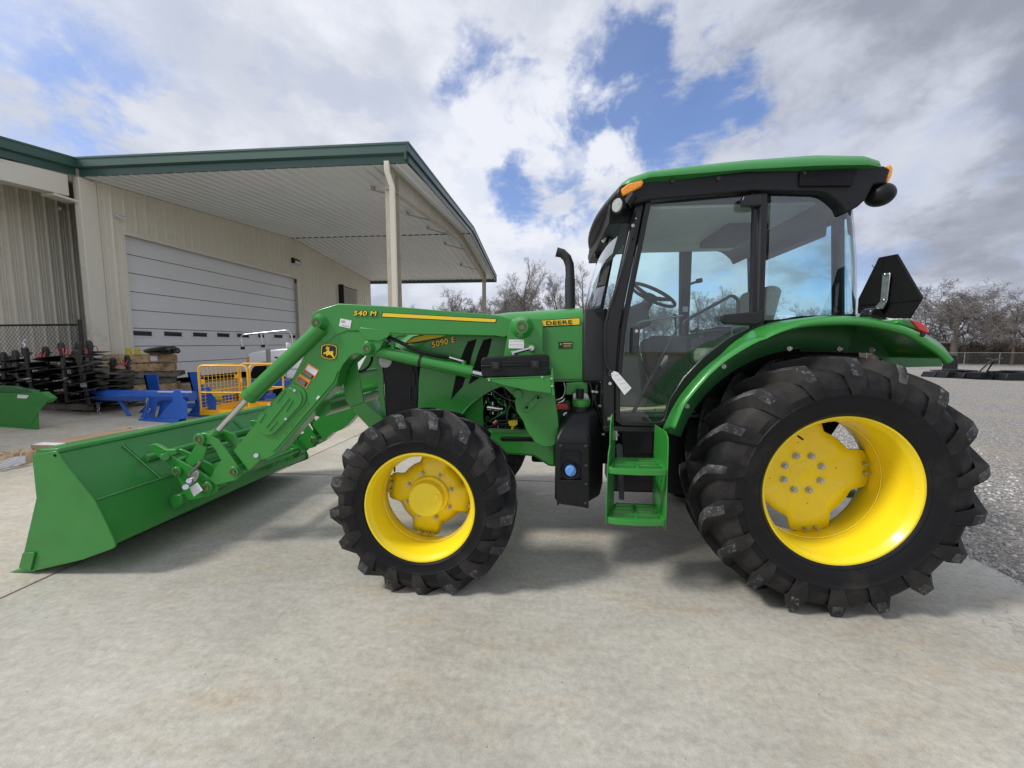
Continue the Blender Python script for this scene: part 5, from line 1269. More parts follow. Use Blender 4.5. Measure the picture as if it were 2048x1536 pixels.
# roof sheets and soffit
m=MB()
for (y0,z0),(y1,z1) in(((9.38,6.505),(17.9,7.195)),((17.9,7.195),(26.42,6.60))):
    m.add([(x,y,z-t) for y,z in((y0,z0),(y1,z1)) for x in(-30,-3.3) for t in(0,.02)],[(0,1,3,2),(4,6,7,5),(0,4,5,1),(2,3,7,6),(0,2,6,4),(1,5,7,3)])
m.add([(x,y,z-t) for y,z in((1,5.24),(9.38,6.49)) for x in(-30,WX+.04) for t in(0,.02)],[(0,1,3,2),(4,6,7,5),(0,4,5,1),(2,3,7,6),(0,2,6,4),(1,5,7,3)])
m.build('roof','roof_green',B,smooth=0)
m=MB();xs=[]
x=WX+.02
while x<-3.36:
    for dx,o in((0,0),(.18,0),(.20,-.036),(.235,-.036),(.255,0)): 
        if x+dx<-3.36: xs.append((x+dx,o))
    x+=.305
xs.append((-3.36,0))
m.grid([[(x,y,zsof(y)+o) for x,o in xs] for y in(9.45,17.96)]);m.grid([[(x,y,zsof(y)+o) for x,o in xs] for y in(18.02,26.38)])
m.build('soffit','soffit',B,smooth=20)
m=MB();m.bb(WX+.02,-3.4,17.93,18.05,6.915,6.94);m.build('ridge_gap','black_matte',B,smooth=0)
# rafter, posts, downspout, braces
RX=-3.88
def rafter(x,dep=.42):
    m=MB();ys=[(9.62,.50),(14,.36),(18.0,.34),(22,.34),(25.0,.45)]
    for (y0,d0),(y1,d1) in zip(ys,ys[1:]):
        z0,z1=zsof(y0)-.03,zsof(y1)-.03
        for xa,xb,ta,tb in((x-.008,x+.008,0,1),(x-.09,x+.09,0,.02),(x-.09,x+.09,1,1.03)):
            m.add([(xx,y,z-(t*dd)) for y,z,dd in((y0,z0,d0),(y1,z1,d1)) for xx in(xa,xb) for t in((ta,tb))],[(0,1,3,2),(4,6,7,5),(0,4,5,1),(2,3,7,6),(0,2,6,4),(1,5,7,3)])
    return m
rafter(RX).build('rafter','steel_beige',B,smooth=0)
for (y0,y1) in((9.66,10.10),(24.7,25.05)):
    m=MB();zt=zsof(y0)-.05;m.bb(RX-.10,RX+.10,y0,y0+.014,.0,zt);m.bb(RX-.10,RX+.10,y1-.014,y1,.0,zt);m.bb(RX-.006,RX+.006,y0+.014,y1-.014,.0,zt);m.bb(RX-.16,RX+.16,y0-.05,y1+.05,-.01,.02)
    m.build('canopy_post','steel_beige',B,smooth=0)
a=P(773,322,9.42);b=P(783,372,9.52)
m=MB()
def sq(path,w_=.055):
    r=[]
    for p in path: p=Vector(p);r.append([p+Vector((-w_,-.04,0)),p+Vector((w_,-.04,0)),p+Vector((w_,.04,0)),p+Vector((-w_,.04,0))])
    mm=loft(r);return mm
sq([(a.x,9.44,a.z),(a.x,9.44,a.z-.22),(b.x+.0,9.56,b.z),(b.x,9.56,.1)],.062).build('downspout','beige_trim',B,bevel=.006)
for px,py,qx,qy,yy in((727,373,785,388,11.0),(822,441,880,458,13.8),(868,480,920,489,16.2),(896,512,938,525,19.0),(928,552,958,560,22.6)):
    a=P(px,py,yy);b=Vector((RX,yy,zsof(yy)-.40));a.z=zsof(yy)-.05
    m=MB();m.tube([(RX-1.05,yy,zsof(yy)-.06),(RX-.95,yy,zsof(yy)-.14),b],.030,4);m.box((RX-1.0,yy,zsof(yy)-.08),(.10,.10,.12));m.build('rafter_brace','steel_beige',B,smooth=0)
# louvre, cameras, wall light
y0=PX(676,590,WX).y;y1=PX(713,590,WX).y;z0=PX(690,612,WX).z;z1=PX(676,569,WX).z
m=MB();m.bb(WX+.0,WX+.35,y0,y0+.04,z0-.3,z1);m.bb(WX+.0,WX+.05,y0+.04,y1,z0-.3,z0-.2);m.bb(WX,WX+.06,y0+.04,y1,z1-.05,z1);lv=m.build('louvre_vent','black_frame',B)
m=MB()
for k in range(12): z=z0-.2+(z1-z0+.15)*k/12;m.box((WX+.05,(y0+y1)/2+.05,z),(.07,y1-y0-.1,.02),0,0,R(35))
m.build('louvre_blades','grey_metal',lv)
def camthing(x,px,py,dir_):
    c=PX(px,py,x);m=MB();m.cyl((x,c.y,c.z+.02),(x+.06,c.y,c.z+.02),.035,12);m.tube([(x+.05,c.y,c.z+.02),(x+.13,c.y-dir_*.03,c.z)],.015,8);m.tube([(x+.10,c.y-dir_*.08,c.z+.01),(x+.2,c.y+dir_*.10,c.z-.04)],.036,12);m.box((x+.16,c.y+dir_*.02,c.z+.022),(.14,.22,.01))
    m.build('security_camera','white_cam',B,bevel=.003)
camthing(WX+.03,232,434,1);camthing(-13.56,116,418,-1)
c=PX(588,523,WX);m=MB();m.prism([(WX+.03,c.z-.12),(WX+.20,c.z-.12),(WX+.20,c.z+.02),(WX+.12,c.z+.13),(WX+.03,c.z+.13)],c.y-.25,c.y+.25);wl=m.build('wall_light','black_frame',B,bevel=.01)
m=MB();m.bb(WX+.06,WX+.19,c.y-.22,c.y+.22,c.z-.14,c.z-.115);m.bb(WX+.2,WX+.206,c.y-.2,c.y+.2,c.z-.11,c.z);m.build('light_lens','white_label',wl)
# ================================================================ YARD THINGS
# chain link fence panel
fa=Vector((-10.36,7.86,0));fb=Vector((-13.6,7.98,0));za=gz(-10.4)
Fn=thing('chain_link_fence','black chain link fence panel closing the open bay beside the workshop corner','fence',(fa.x,fa.y,za))
m=MB();m.cyl((fa.x,fa.y,za-.02),(fa.x,fa.y,za+1.88),.038,16);m.sph((fa.x,fa.y,za+1.88),.042,12,6);m.build('fence_post','fence_black',Fn,smooth=40)
m=MB();m.cyl((fa.x,fa.y,za+1.80),(fb.x,fb.y,za+1.80),.024,10);m.cyl((fa.x,fa.y,za+.95-.85),(fb.x,fb.y,za+.1),.012,8);m.build('top_rail','fence_black',Fn,smooth=40)
m=MB();L_=(fb-fa).length;d=(fb-fa)/L_;st=.105;H_=1.75
n_=int((L_+H_)/st)
for k in range(n_):
    s=k*st
    for sg in(0,1):
        # line from (s,0) going up-left to (s-H,H)
        a0,z0_=s,0.;a1,z1_=s-H_,H_
        if a0>L_: z0_=a0-L_;a0=L_
        if a1<0: z1_=H_+a1;a1=0
        if a0<=a1: continue
        if sg:a0_,a1_=L_-a0,L_-a1
        else:a0_,a1_=a0,a1
        p=fa+d*a0_;q=fa+d*a1_;m.tube([(p.x,p.y-.02,za+.06+z0_),(q.x,q.y-.02,za+.06+z1_)],.0036,3,cap=False)
m.build('chain_mesh','fence_wire',Fn,smooth=0)
# pallets
def pallet(w_,dp,h,parentless=True,seed=0,grey=False,closed=False):
    r=random.Random(seed);t=thing('wooden_pallet','x','pallet')
    m=MB()
    for k in range(3): m.bb(-w_/2,w_/2,-dp/2+k*(dp-.045)/2,-dp/2+k*(dp-.045)/2+.045,.02,h-.02)
    m.build('stringer','wood_grey' if grey else 'wood',t,bevel=.003)
    m=MB();nb=9
    for k in range(nb):
        x=-w_/2+w_*(k+.5)/nb;m.box((x,r.uniform(-.008,.008),h-.009),(w_/nb*r.uniform(.72,.9),dp,.018),r.uniform(-.01,.01))
    m.build('top_boards','wood_grey' if grey else 'wood',t,bevel=.002)
    m=MB()
    for k in range(5):
        x=-w_/2+w_*(k+.5)/5;m.box((x,0,.009),(.10,dp,.018))
    m.build('bottom_boards','wood_grey',t,bevel=.002)
    return t
def put(t,loc,rz,label,group=None):
    t.location=loc;t.rotation_euler.z=rz;t['label']=label
    if group:t['group']=group
    return t
# stack of pallets and a crate by the overhead door
sb=PG(282,812);sy=9.35;sxx=P(282,760,sy).x;sz=gz(sxx)
q='pallets stacked in front of the overhead door'
lay=[(.30,1.62,False,'bottom pallet of the stack in front of the overhead door'),(.17,1.50,True,'second pallet from the bottom of the stack by the overhead door'),(.15,1.72,True,'grey weathered wide pallet in the middle of the stack by the door'),(.235,1.48,False,'tan wooden pallet second from the top of the stack by the door'),(.235,1.50,False,'topmost wooden pallet with paper label, under the yellow bracket')]
z=sz
for i,(h,w_,g_,lb) in enumerate(lay):
    t=pallet(w_*.93,1.0,h,seed=i,grey=g_);put(t,(sxx-.42+(.06 if i==2 else 0)+.01*i,sy+.42,z),YAW+R([36,39,34,38,37][i]),lb,q);z+=h+.003
    if i==4:
        m=MB();m.bb(.22,.36,-.556,-.552,.06,.19);m.build('paper_label','white_label',t,smooth=0)
ztop=z
c=P(258,712,sy+.1);m=MB()
for x0 in(-.19,.07): m.bb(x0,x0+.10,-.02,.0,.0,.22);m.bb(x0,x0+.012,-.02,.12,.0,.22)
m.bb(-.19,.25,-.02,.14,0,.06);o=m.build('yellow_bracket','implement_yellow',None,bevel=.004);o.location=(c.x,sy+.3,ztop+.05);tag(o,'yellow steel bracket with two uprights on top of the pallet stack','bracket')
g=thing('gearbox_hood','glossy black tapered gearbox hood lying on top of the pallet stack','gearbox')
m=MB()
rings=[]
for u,r_,dz in((-.48,.01,.10),(-.40,.05,.09),(-.25,.09,.085),(0,.115,.10),(.25,.12,.115),(.34,.10,.12),(.36,.07,.12)):
    rings.append([(u,math.cos(2*PI*j/16)*r_*1.5,dz+math.sin(2*PI*j/16)*r_) for j in range(16)])
loft(rings).build('hood','black_gloss',g,smooth=40)
m=MB();m.tube([(.46+.06*math.cos(2*PI*i/16),-.02,.10+.06*math.sin(2*PI*i/16)) for i in range(16)],.022,8,closed=True);m.build('ring','black_gloss',g,smooth=60)
c=P(303,705,sy);g.location=(c.x,sy+.25,ztop);g.rotation_euler.z=YAW
b=thing('cardboard_box','flattened brown cardboard box behind the blue upright, at the right of the pallets','box');MB().bb(-.25,.25,-.2,.2,0,.22).build('carton','card',b,bevel=.006)
m=MB();m.bb(-.12,.08,-.203,-.2,.06,.15);m.build('paper_label','white_label',b,smooth=0)
c=P(370,775,10.2);b.location=(c.x,10.2,gz(c.x));b.rotation_euler.z=.1
# augers
def auger(h,Rr,pitch,seed,ribbon=True):
    r=random.Random(seed);t=thing('auger_bit','x','auger')
    MB().cyl((0,0,.03),(0,0,h-.10),.040,14).build('shaft','auger_black',t,smooth=40)
    m=MB();n_=int((h-.28)/pitch*20);rows=[]
    for i in range(n_+1):
        a=2*PI*i/20;z=.08+pitch*i/20;rr=Rr*(1 if i<n_-8 else .97)
        rows.append([(.03*math.cos(a),.03*math.sin(a),z+.012),(rr*math.cos(a),rr*math.sin(a),z)])
    m.grid(rows);m.build('flighting','auger_black',t,smooth=60,solid=.008,recalc=False)
    m=MB();m.cyl((0,0,h-.14),(0,0,h),.055,14);m.cyl((0,0,h-.10),(0,0,h-.07),.085,14);m.sph((0,0,h),.05,12,6);m.build('hub','auger_black',t,smooth=40)
    m=MB();m.tube([(0,0,.0),(0,0,.04)],[.01,.05],8);m.build('point','auger_black',t)
    if ribbon:
        m=MB()
        for k in range(4):
            a=k*1.7;x,y=.09*math.cos(a),-.075-.02*abs(math.sin(a))
            m.grid([[(x-.008,y,h-.08),(x+.010,y,h-.08)],[(x-.022,y-.03,h-.16),(x-.006,y-.02,h-.16)],[(x-.006,y-.01,h-.20-.02*k),(x+.008,y-.03,h-.20-.02*k)]])
        m.build('ribbon','pink',t,smooth=0,solid=.002)
    m=MB();m.box((.0,-.047,h*.42),(.09,.004,.10),.1);m.build('paper_label','white_label',t,smooth=0)
    return t
ag=[(94,697,7.35,.36,.20,'black auger bit left of the centre of the palletised group, pink ribbon on its shaft'),
    (124,689,7.1,.40,.25,'widest black auger bit in front, with open pink ribbon loop at the top'),
    (153,688,7.45,.38,.20,'black auger bit directly in front of the black fence post with pink ribbon'),
    (184,685,7.75,.33,.18,'black auger bit just right of the fence post, pink ribbon'),
    (211,716,7.5,.36,.13,'shorter black auger bit with closely wound scuffed blades at the right end of the group'),
    (60,698,7.1,.40,.22,'black auger bit with a white hook tag on top'),
    (30,704,7.3,.40,.22,'black auger bit near the left edge of the photo behind the green attachment'),
    (2,708,7.5,.40,.2,'black auger bit cut off by the left edge of the photo'),
    (76,706,8.1,.38,.17,'black auger bit in the back row behind the white hooked one'),
    (138,704,8.2,.38,.19,'black auger bit in the back row between the widest one and the fence post'),
    (170,703,7.0,.30,.16,'black auger bit low in front of the fence post, nearest the pallet edge'),
    (20,716,8.2,.40,.18,'black auger bit in the back row near the left photo edge')]
for i,(px,py,yy,rr,pt,lb) in enumerate(ag):
    c=P(px,py,yy);zb=gz(c.x)+.15;t=auger(c.z-zb,rr,pt,i,ribbon=i in(0,1,2,3));t.location=(c.x,c.y,zb);t['label']=lb;t['group']='auger bits standing on pallets';t.rotation_euler=(R([2,-2,1,0,-11,3,-3,2,5,-6,4,-5][i]),R([1,0,-1,2,9,-2,2,0,-5,6,-4,3][i]),i*1.3)
    if i==5:
        m=MB();m.tube(smooth_path([(0,-.02,c.z-zb+.02),(.04,-.02,c.z-zb+.08),(.01,-.02,c.z-zb+.13),(.06,-.02,c.z-zb+.19)],4),.016,8);m.build('white_hook','white_label',t,smooth=50)
c=P(254,714,8.6);t=auger(c.z-gz(c.x),.075,.12,20);t.location=(c.x,c.y,gz(c.x));t['label']='slim black auger bit standing alone against the pallet stack';t['group']='auger bits standing on pallets'
for (px,py,yy,lb) in((200,805,7.9,'dark weathered pallet under the right half of the auger bits'),(70,812,7.5,'dark weathered pallet under the left half of the auger bits')):
    t=pallet(1.7,1.3,.14,seed=9,grey=True);c=P(px,py,yy);put(t,(c.x,yy-.15,gz(c.x)),YAW+R(-6),lb,'low pallets carrying the auger bits')
# blue boom pole
J=thing('boom_pole','blue steel fork mounted jib boom with chain hooks resting on the concrete','jib boom',tuple(PG(320,842)))
JY=PG(320,842).y+.25
a=P(186,791,JY+.0);b=P(376,792,JY);m=MB();m.tube([a,b],.118,8);m.tube([b,b+Vector((.10,0,0))],.112,8);m.build('boom_tube','blue',J,smooth=0,bevel=.006)
def jf(pts,y0,y1,name,mt='blue',par=J): m=MB();m.prism(XZ(pts,JY),JY+y0,JY+y1);return m.build(name,mt,par,bevel=.003)
jf([(373,782),(379,777),(386,777),(391,783),(393,793),(401,801),(402,830),(360,842),(343,834),(373,798)],-.30,-.288,'side_gusset')
jf([(311,800),(322,793),(327,794),(318,834),(288,836)],-.10,-.09,'side_gusset')
jf([(373,782),(379,777),(386,777),(391,783),(393,793),(401,801),(402,830),(360,835),(343,834),(373,798)],.36,.372,'side_gusset')
jf([(325,798),(372,798),(350,834),(316,834)],-.02,.0,'back_plate')
jf([(317,833),(329,794),(331,794),(321,834)],-.32,-.30,'brace_rib')
for y0 in(-.34,.30):
    m=MB();a=P(281,837,JY-.3);b=P(342,837,JY-.3);x1=P(402,833,JY).x
    z0,z1=a.z-.075,a.z
    for (p0,p1,q0,q1) in((y0,y0+.012,z0,z1),(y0+.158,y0+.17,z0,z1),(y0+.012,y0+.158,z0,z0+.012),(y0+.012,y0+.158,z1-.012,z1)): m.bb(a.x,x1-.15,JY+p0,JY+p1,q0,q1)
    m.build('fork_sleeve','blue',J,bevel=.002)
m=MB();m.tube([P(240,802,JY),P(259,832,JY-.05)],.032,8);m.box(P(257,834,JY-.05),(.22,.12,.015));m.build('support_leg','blue',J,bevel=.003)
m=MB();m.prism(XZ([(291,812),(297,806),(296,824),(283,830),(270,831)],JY+.3),JY+.3,JY+.32);m.build('support_foot','blue',J)
m=MB();m.prism(XZ([(184,784),(188,776),(201,775),(201,782),(190,783)],JY),JY-.10,JY-.08);m.prism(XZ([(192,800),(204,800),(202,807),(198,810),(194,807)],JY),JY-.02,JY+.0);m.build('end_plate','blue',J)
def chain(top,n_,name):
    m=MB();x,y,z=top
    for k in range(n_):
        w_=.022;h_=.04;c0=Vector((x,y,z-.055*k))
        m.tube([c0+(Vector((math.cos(t)*w_,0,math.sin(t)*h_)) if k%2==0 else Vector((0,math.cos(t)*w_,math.sin(t)*h_))) for t in [2*PI*i/10 for i in range(10)]],.008,6,closed=True)
    c0=Vector((x,y,z-.055*n_-.03));m.tube([c0+Vector((math.cos(t)*.045,0,math.sin(t)*.045)) for t in [PI/2+1.7*PI*i/10 for i in range(11)]],.013,7)
    m.build(name,'zinc',J,smooth=60)
chain(P(196,809,JY-.01),3,'hook_chain');chain(P(294,800,JY-.14),3,'hook_chain')
a=P(297,781,JY-.1);m=MB();m.bb(a.x+.22,a.x+.95,JY-.125,JY-.119,P(300,783,JY).z,P(300,781,JY).z+.004);m.build('boom_decal','white_label',J,smooth=0)
# blue channel uprights behind
U=thing('fork_frame','pair of blue slanted steel channel uprights standing behind the jib boom','frame',tuple(PG(345,800)))
for pts in([(287,750),(292,749),(303,780),(298,815),(294,780)],):
    pass
for (tx0,tx1,ty,bx0,bx1,by_) in((287,314,749,300,322,812),(374,399,744,392,414,812)):
    uy=8.2;m=MB();m.prism(XZ([(tx0,ty+.5),(tx1,ty-.5),(bx1,by_),(bx0,by_)],uy),uy,uy+.02);m.prism(XZ([(tx0,ty+.5),(tx0+4,ty+.4),(bx0+4,by_),(bx0,by_)],uy),uy-.0,uy+.18);m.build('upright','blue',U,bevel=.004)
m=MB();m.bb(P(300,0,8.25).x,P(414,0,8.25).x,8.22,8.36,gz(-8.2)+.02,gz(-8.2)+.12);m.build('base_beam','blue',U,bevel=.005)
# yellow work platform cage
c0=PG(399,838);G=thing('work_platform','yellow tubular forklift work platform cage with mesh side on the concrete','safety cage')
W_,Dp,Hh=1.04,1.22,1.02;r_=.019
m=MB();m.bb(0,W_,0,Dp,.0,.012);m.bb(0,W_,-.006,0,0,.11);m.bb(0,W_,Dp,Dp+.006,0,.11);m.bb(-.006,0,0,Dp,0,.11);m.bb(W_,W_+.006,0,Dp,0,.11);m.bb(.2,.4,.0,Dp,-.08,-.0);m.bb(.65,.85,0,Dp,-.08,0);m.build('platform_base','yellow_cage',G,bevel=.003)
def hoop(pts): return MB().tube(pts,r_,8)
def arch(a,b,name):
    a=Vector(a);b=Vector(b);d=(b-a).normalized();up=Vector((0,0,1));p=[a,a+up*(Hh-.10)]
    for i in range(1,6): t=i/6*PI/2;p.append(a+up*(Hh-.10+.10*math.sin(t))+d*.10*(1-math.cos(t)))
    p.append(a+up*Hh+d*.10);p.append(b+up*Hh-d*.10)
    for i in range(1,6): t=i/6*PI/2;p.append(b+up*(Hh-.10+.10*math.cos(t))-d*.10*(1-math.sin(t)))
    p+=[b+up*(Hh-.10),b];MB().tube(p,r_,8).build(name,'yellow_cage',G,smooth=60)
    MB().tube([a+up*Hh*.46,b+up*Hh*.46],.014,8).build('mid_rail','yellow_cage',G,smooth=60)
arch((0.02,.01,0),(W_-.02,.01,0),'guard_rail');arch((.02,Dp,0),(W_-.02,Dp,0),'guard_rail');arch((0,.04,0),(0,Dp-.04,0),'guard_rail');arch((W_,.04,0),(W_,Dp-.04,0),'guard_rail')
m=MB()
for k in range(1,10): m.tube([(0,.06+(Dp-.12)*k/10,.15),(0,.06+(Dp-.12)*k/10,Hh-.02)],.005,4)
for k in range(1,12): m.tube([(0,.06,.12+(Hh-.14)*k/12),(0,Dp-.06,.12+(Hh-.14)*k/12)],.005,4)
m.build('mesh_panel','yellow_cage',G,smooth=0)
m=MB();m.tube([(0,.06,.13),(0,Dp-.06,.13)],.016,8);m.box((0,.10,.68),(.06,.10,.10));m.box((0,Dp-.08,.72),(.06,.12,.09));m.box((.9,-.01,.72),(.03,.03,.08));m.build('gate_latch','yellow_cage',G,bevel=.004)
G.location=c0+Vector((.02,0,.08));G.rotation_euler.z=YAW
# small implement lying inside / behind the cage
c=P(436,812,9.3);I=thing('trailer_mover','yellow and blue hitch tool lying on the concrete behind the cage','hitch tool',(c.x,9.3,gz(c.x)))
MB().box((c.x,9.3,gz(c.x)+.12),(.5,.2,.16),.2).build('yellow_body','implement_yellow',I,bevel=.03);MB().box((c.x+.35,9.3,gz(c.x)+.12),(.3,.14,.12),.2).build('blue_body','blue',I,bevel=.02)
m=MB();m.lathe([(-.05,.05),(-.05,.12),(.05,.12),(.05,.05)],(c.x+.6,9.3,gz(c.x)+.12),'Y',18);m.build('wheel','grey_metal',I)
c=P(430,795,9.9);o=MB().box((c.x,9.9,c.z),(1.1,.16,.12),.1).build('bale_spear_frame','implement_yellow',None,bevel=.01);tag(o,'low yellow steel bar resting on a blue frame seen through the cage mesh','bar')
c=P(430,803,9.7);o=MB().box((c.x,9.8,(gz(c.x)+c.z+.12)/2-.02),(1.6,.14,c.z+.10-gz(c.x)),.08).build('steel_beam','blue',None,bevel=.01);tag(o,'low blue steel beam on the ground seen through the yellow cage mesh','beam')
# hitch rack with grey mast on a blue base
K=thing('round_bar_stand','galvanised T shaped rack with black end pads on a blue base before the pickup','rack')
ky=9.0
def kp(a,b): return P(a,b,ky)
gk=gz(kp(540,790).x)
m=MB();m.tube([kp(530,668),kp(537,702)],.028,4);m.build('upper_mast','zinc',K);m=MB();m.tube([kp(536,699),kp(541,790)],.050,4);m.build('mast','grey_metal',K)
m=MB();m.tube(smooth_path([kp(485,694),kp(483,682),kp(482,675),kp(487,670),kp(500,668),kp(530,665),kp(560,662),kp(574,661),kp(581,666),kp(584,676),kp(586,690)],4),.020,8);m.tube([kp(522,667),kp(526,690)],.020,8);m.build('cross_bar','aluminium',K,smooth=60)
m=MB();m.box(kp(485.5,696),(.07,.07,.075));m.box(kp(526,692),(.065,.07,.07));m.build('end_pads','black_plastic',K,bevel=.008)
a=kp(541,792);m=MB();m.box((a.x,ky,a.z),(.16,.16,.12));m.bb(P(511,0,ky).x,P(555,0,ky).x,ky-.1,ky+.1,gk+.08,gk+.20);m.bb(a.x-.12,a.x+.12,ky-.4,ky+.5,gk,gk+.08);m.build('base','blue',K,bevel=.006)
Kb=thing('blue_toolbar','blue square steel toolbar on legs between the cage and the pickup','toolbar')
y_=9.6;a=P(492,765,y_);b=P(572,765,y_);m=MB();m.bb(a.x,b.x,y_,y_+.18,a.z-.10,a.z+.07);m.build('beam','blue',Kb,bevel=.006)
m=MB()
for x in(a.x+.1,b.x-.15): m.bb(x,x+.1,y_+.18,y_+.4,gz(x),a.z)
m.build('leg','blue',Kb,bevel=.004)
# green box blade cut by the left edge
gb=PG(77,859);gy_=gb.y;q=thing('box_blade','green scraper box attachment cut off by the left photo edge','scraper',tuple(gb))
def gq(pts,y0,y1,name,mt='green_bucket'): m=MB();m.prism(XZ(pts,gy_),gy_+y0,gy_+y1);m.build(name,mt,q,bevel=.004)
gq([(-40,784),(0,786),(37,787),(82,784),(101,797),(91,806),(76,824),(77,859),(-40,857)],0,.012,'side_plate')
gq([(37,787),(82,784),(101,797),(91,806),(60,800)],.012,.10,'top_shell');gq([(-40,852),(77,853),(77,859),(-40,858)],-.02,.0,'edge_bar')
m=MB();m.tube([P(92,806,gy_-.0),P(76,824,gy_),P(62,850,gy_)],.008,6);m.build('weld_bead','green',q)
m=MB();m.prism(XZ([(36,789),(58,791),(53,797),(34,796)],gy_),gy_-.002,gy_);m.build('paper_label','white_label',q,smooth=0)
gq([(-40,772),(0,773),(18,774),(30,778),(50,780),(60,786),(36,788),(-40,788)],.05,.14,'hitch_bracket','green_dark')
# long cardboard package
def PGh(px,py,h):
    z=h
    for _ in range(30):
        d=ray(px,py);t=(z-CH)/d.z;z=.5*z+.5*(gz(d.x*t)+h)
    return Vector((d.x*t,d.y*t,z-h))
A_=PGh(104,888,.19);Bp=PGh(292,853,.19);d=(Bp-A_);Lk=d.length;az=math.atan2(d.y,d.x);zc=(gz(A_.x)+gz(Bp.x))/2
cb=thing('long_carton','long flat brown cardboard carton lying behind the bucket','carton')
MB().bb(0,Lk-.10,.0,.34,.0,.19).build('carton_body','card_dusty',cb,bevel=.006)
m=MB();m.bb(Lk-.10,Lk,.0,.07,.0,.188);m.bb(Lk-.10,Lk,.27,.34,.0,.188);m.bb(Lk-.09,Lk-.01,.07,.27,.05,.15);m.build('wood_end','wood',cb,bevel=.004)
MB().bb(.02,.14,-.002,.342,.02,.192).build('tape_band','white_label',cb,smooth=0)
cb.location=(A_.x,A_.y,zc-.02);cb.rotation_euler.z=az
rg=random.Random(4);m=MB();rows=[]
from mathutils import noise
for i in range(22):
    row=[]
    for j in range(14):
        u,v=i/21,j/13;x=-.62+.66*u;y=-.03+.46*v
        z=.13*min(1,3*u,(1-v)*5+.1,v*5+.1)+.055*noise.noise(Vector((u*5,v*5,1)))+.03*noise.noise(Vector((u*13,v*13,4)))
        if j in(0,13) or i==0: z=.002
        row.append((x,y+.03*noise.noise(Vector((u*6,v*4,9))),max(z,.001)))
    rows.append(row)
m.grid(rows);o=m.build('crumpled_wrapping','card',None,smooth=0,solid=.003,origin=(0,0,0));o.location=cb.location+Vector((0,0,.01));o.rotation_euler.z=az;tag(o,'crumpled brown packing paper at the near end of the long carton','wrapping paper')
m=MB();rows=[]
for i in range(8):
    rows.append([(-.60+.30*i/7,-.045-.0+.012*noise.noise(Vector((i*.9,j,3))),.015+.10*j/5+.02*noise.noise(Vector((i*.5,j*.7,2)))) for j in range(6)])
m.grid(rows);o=m.build('torn_paper','white_label',None,smooth=0,solid=.002,origin=(0,0,0));o.location=cb.location+Vector((0,0,.02));o.rotation_euler.z=az;tag(o,'torn white paper sheet on the crumpled brown wrapping','paper')
# ================================================================ PICKUP
ty_=10.5;TR=thing('pickup_truck','white pickup truck parked in front of the grey overhead door','pickup truck',(-6,11.4,.2))
def tp(l): return XZ(l,ty_)
body=[(494,735),(493,713),(498,706),(515,702),(560,697.5),(605,696),(613,696),(735,697),(862,696),(862,776),(700,768),(571,758),(563,748),(557,735),(547,727),(530,725),(514,728),(504,738),(501,748),(490,744)]
m=MB();m.prism(tp(body),ty_,ty_+1.9);m.build('body','white_paint',TR,bevel=.05,seg=3)
m=MB();m.prism(tp([(608,697),(632,660),(642,655),(720,655),(735,697)]),ty_+.10,ty_+1.8);tc_=m.build('cab','white_paint',TR,bevel=.05,seg=3)
m=MB();m.prism(tp([(616,694),(634,664),(676,661),(676,694)]),ty_+.09,ty_+.10);m.prism(tp([(682,694),(682,661),(718,661),(728,694)]),ty_+.09,ty_+.10);m.build('side_window','glass_dark',TR,bevel=.004)
m=MB();a,b=P(607,698,ty_),P(633,660,ty_);m.add([(a.x-.02,ty_+.2,a.z),(a.x-.02,ty_+1.7,a.z),(b.x-.02,ty_+1.65,b.z),(b.x-.02,ty_+.25,b.z)],[(0,1,2,3)]);m.build('windscreen','glass_dark',TR,smooth=0)
m=MB();m.prism(tp([(494,714),(499,712),(498,731),(493,730)]),ty_-.01,ty_+.25);m.build('indicator_light','amber',TR,bevel=.01)
m=MB();m.prism(tp([(486,736),(502,735),(500,746),(487,744)]),ty_+.02,ty_+1.88);m.build('front_bumper','white_paint',TR,bevel=.03)
m=MB();m.prism(tp([(502,757),(500,742),(506,730),(518,725),(545,725),(559,735),(563,757)]),ty_+.02,ty_+.3);m.build('wheel_well','black_matte',TR)
for px in(532,800):
    for yo in(.06,1.6):
        c=P(px,751,ty_);c=Vector((c.x,ty_+yo,gz(c.x)+.38));m=MB();m.lathe([(0,.2),(-.01,.30),(.0,.36),(.03,.385),(.2,.385),(.23,.33)],c,'Y',28);w_=m.build('wheel','rubber_side',TR,smooth=40)
        m=MB();m.lathe([(.03,.0),(.02,.08),(.04,.12),(.02,.19),(.0,.21)],c,'Y',24);m.build('wheel_rim','grey_metal',w_,smooth=40)
m=MB();c=P(577,691,ty_-.15);m.box(c,(.08,.16,.16));m.build('door_mirror','white_paint',TR,bevel=.03,seg=3)
m=MB()
for pts in([(572,757),(573,735),(575,700)],[(574,738),(612,738)],[(652,757),(655,700)]): m.tube([P(a,b,ty_-.003) for a,b in pts],.008,5)
m.prism(tp([(549,713),(556,714),(556,717),(550,716)]),ty_-.005,ty_);m.build('door_gaps','black_matte',TR)
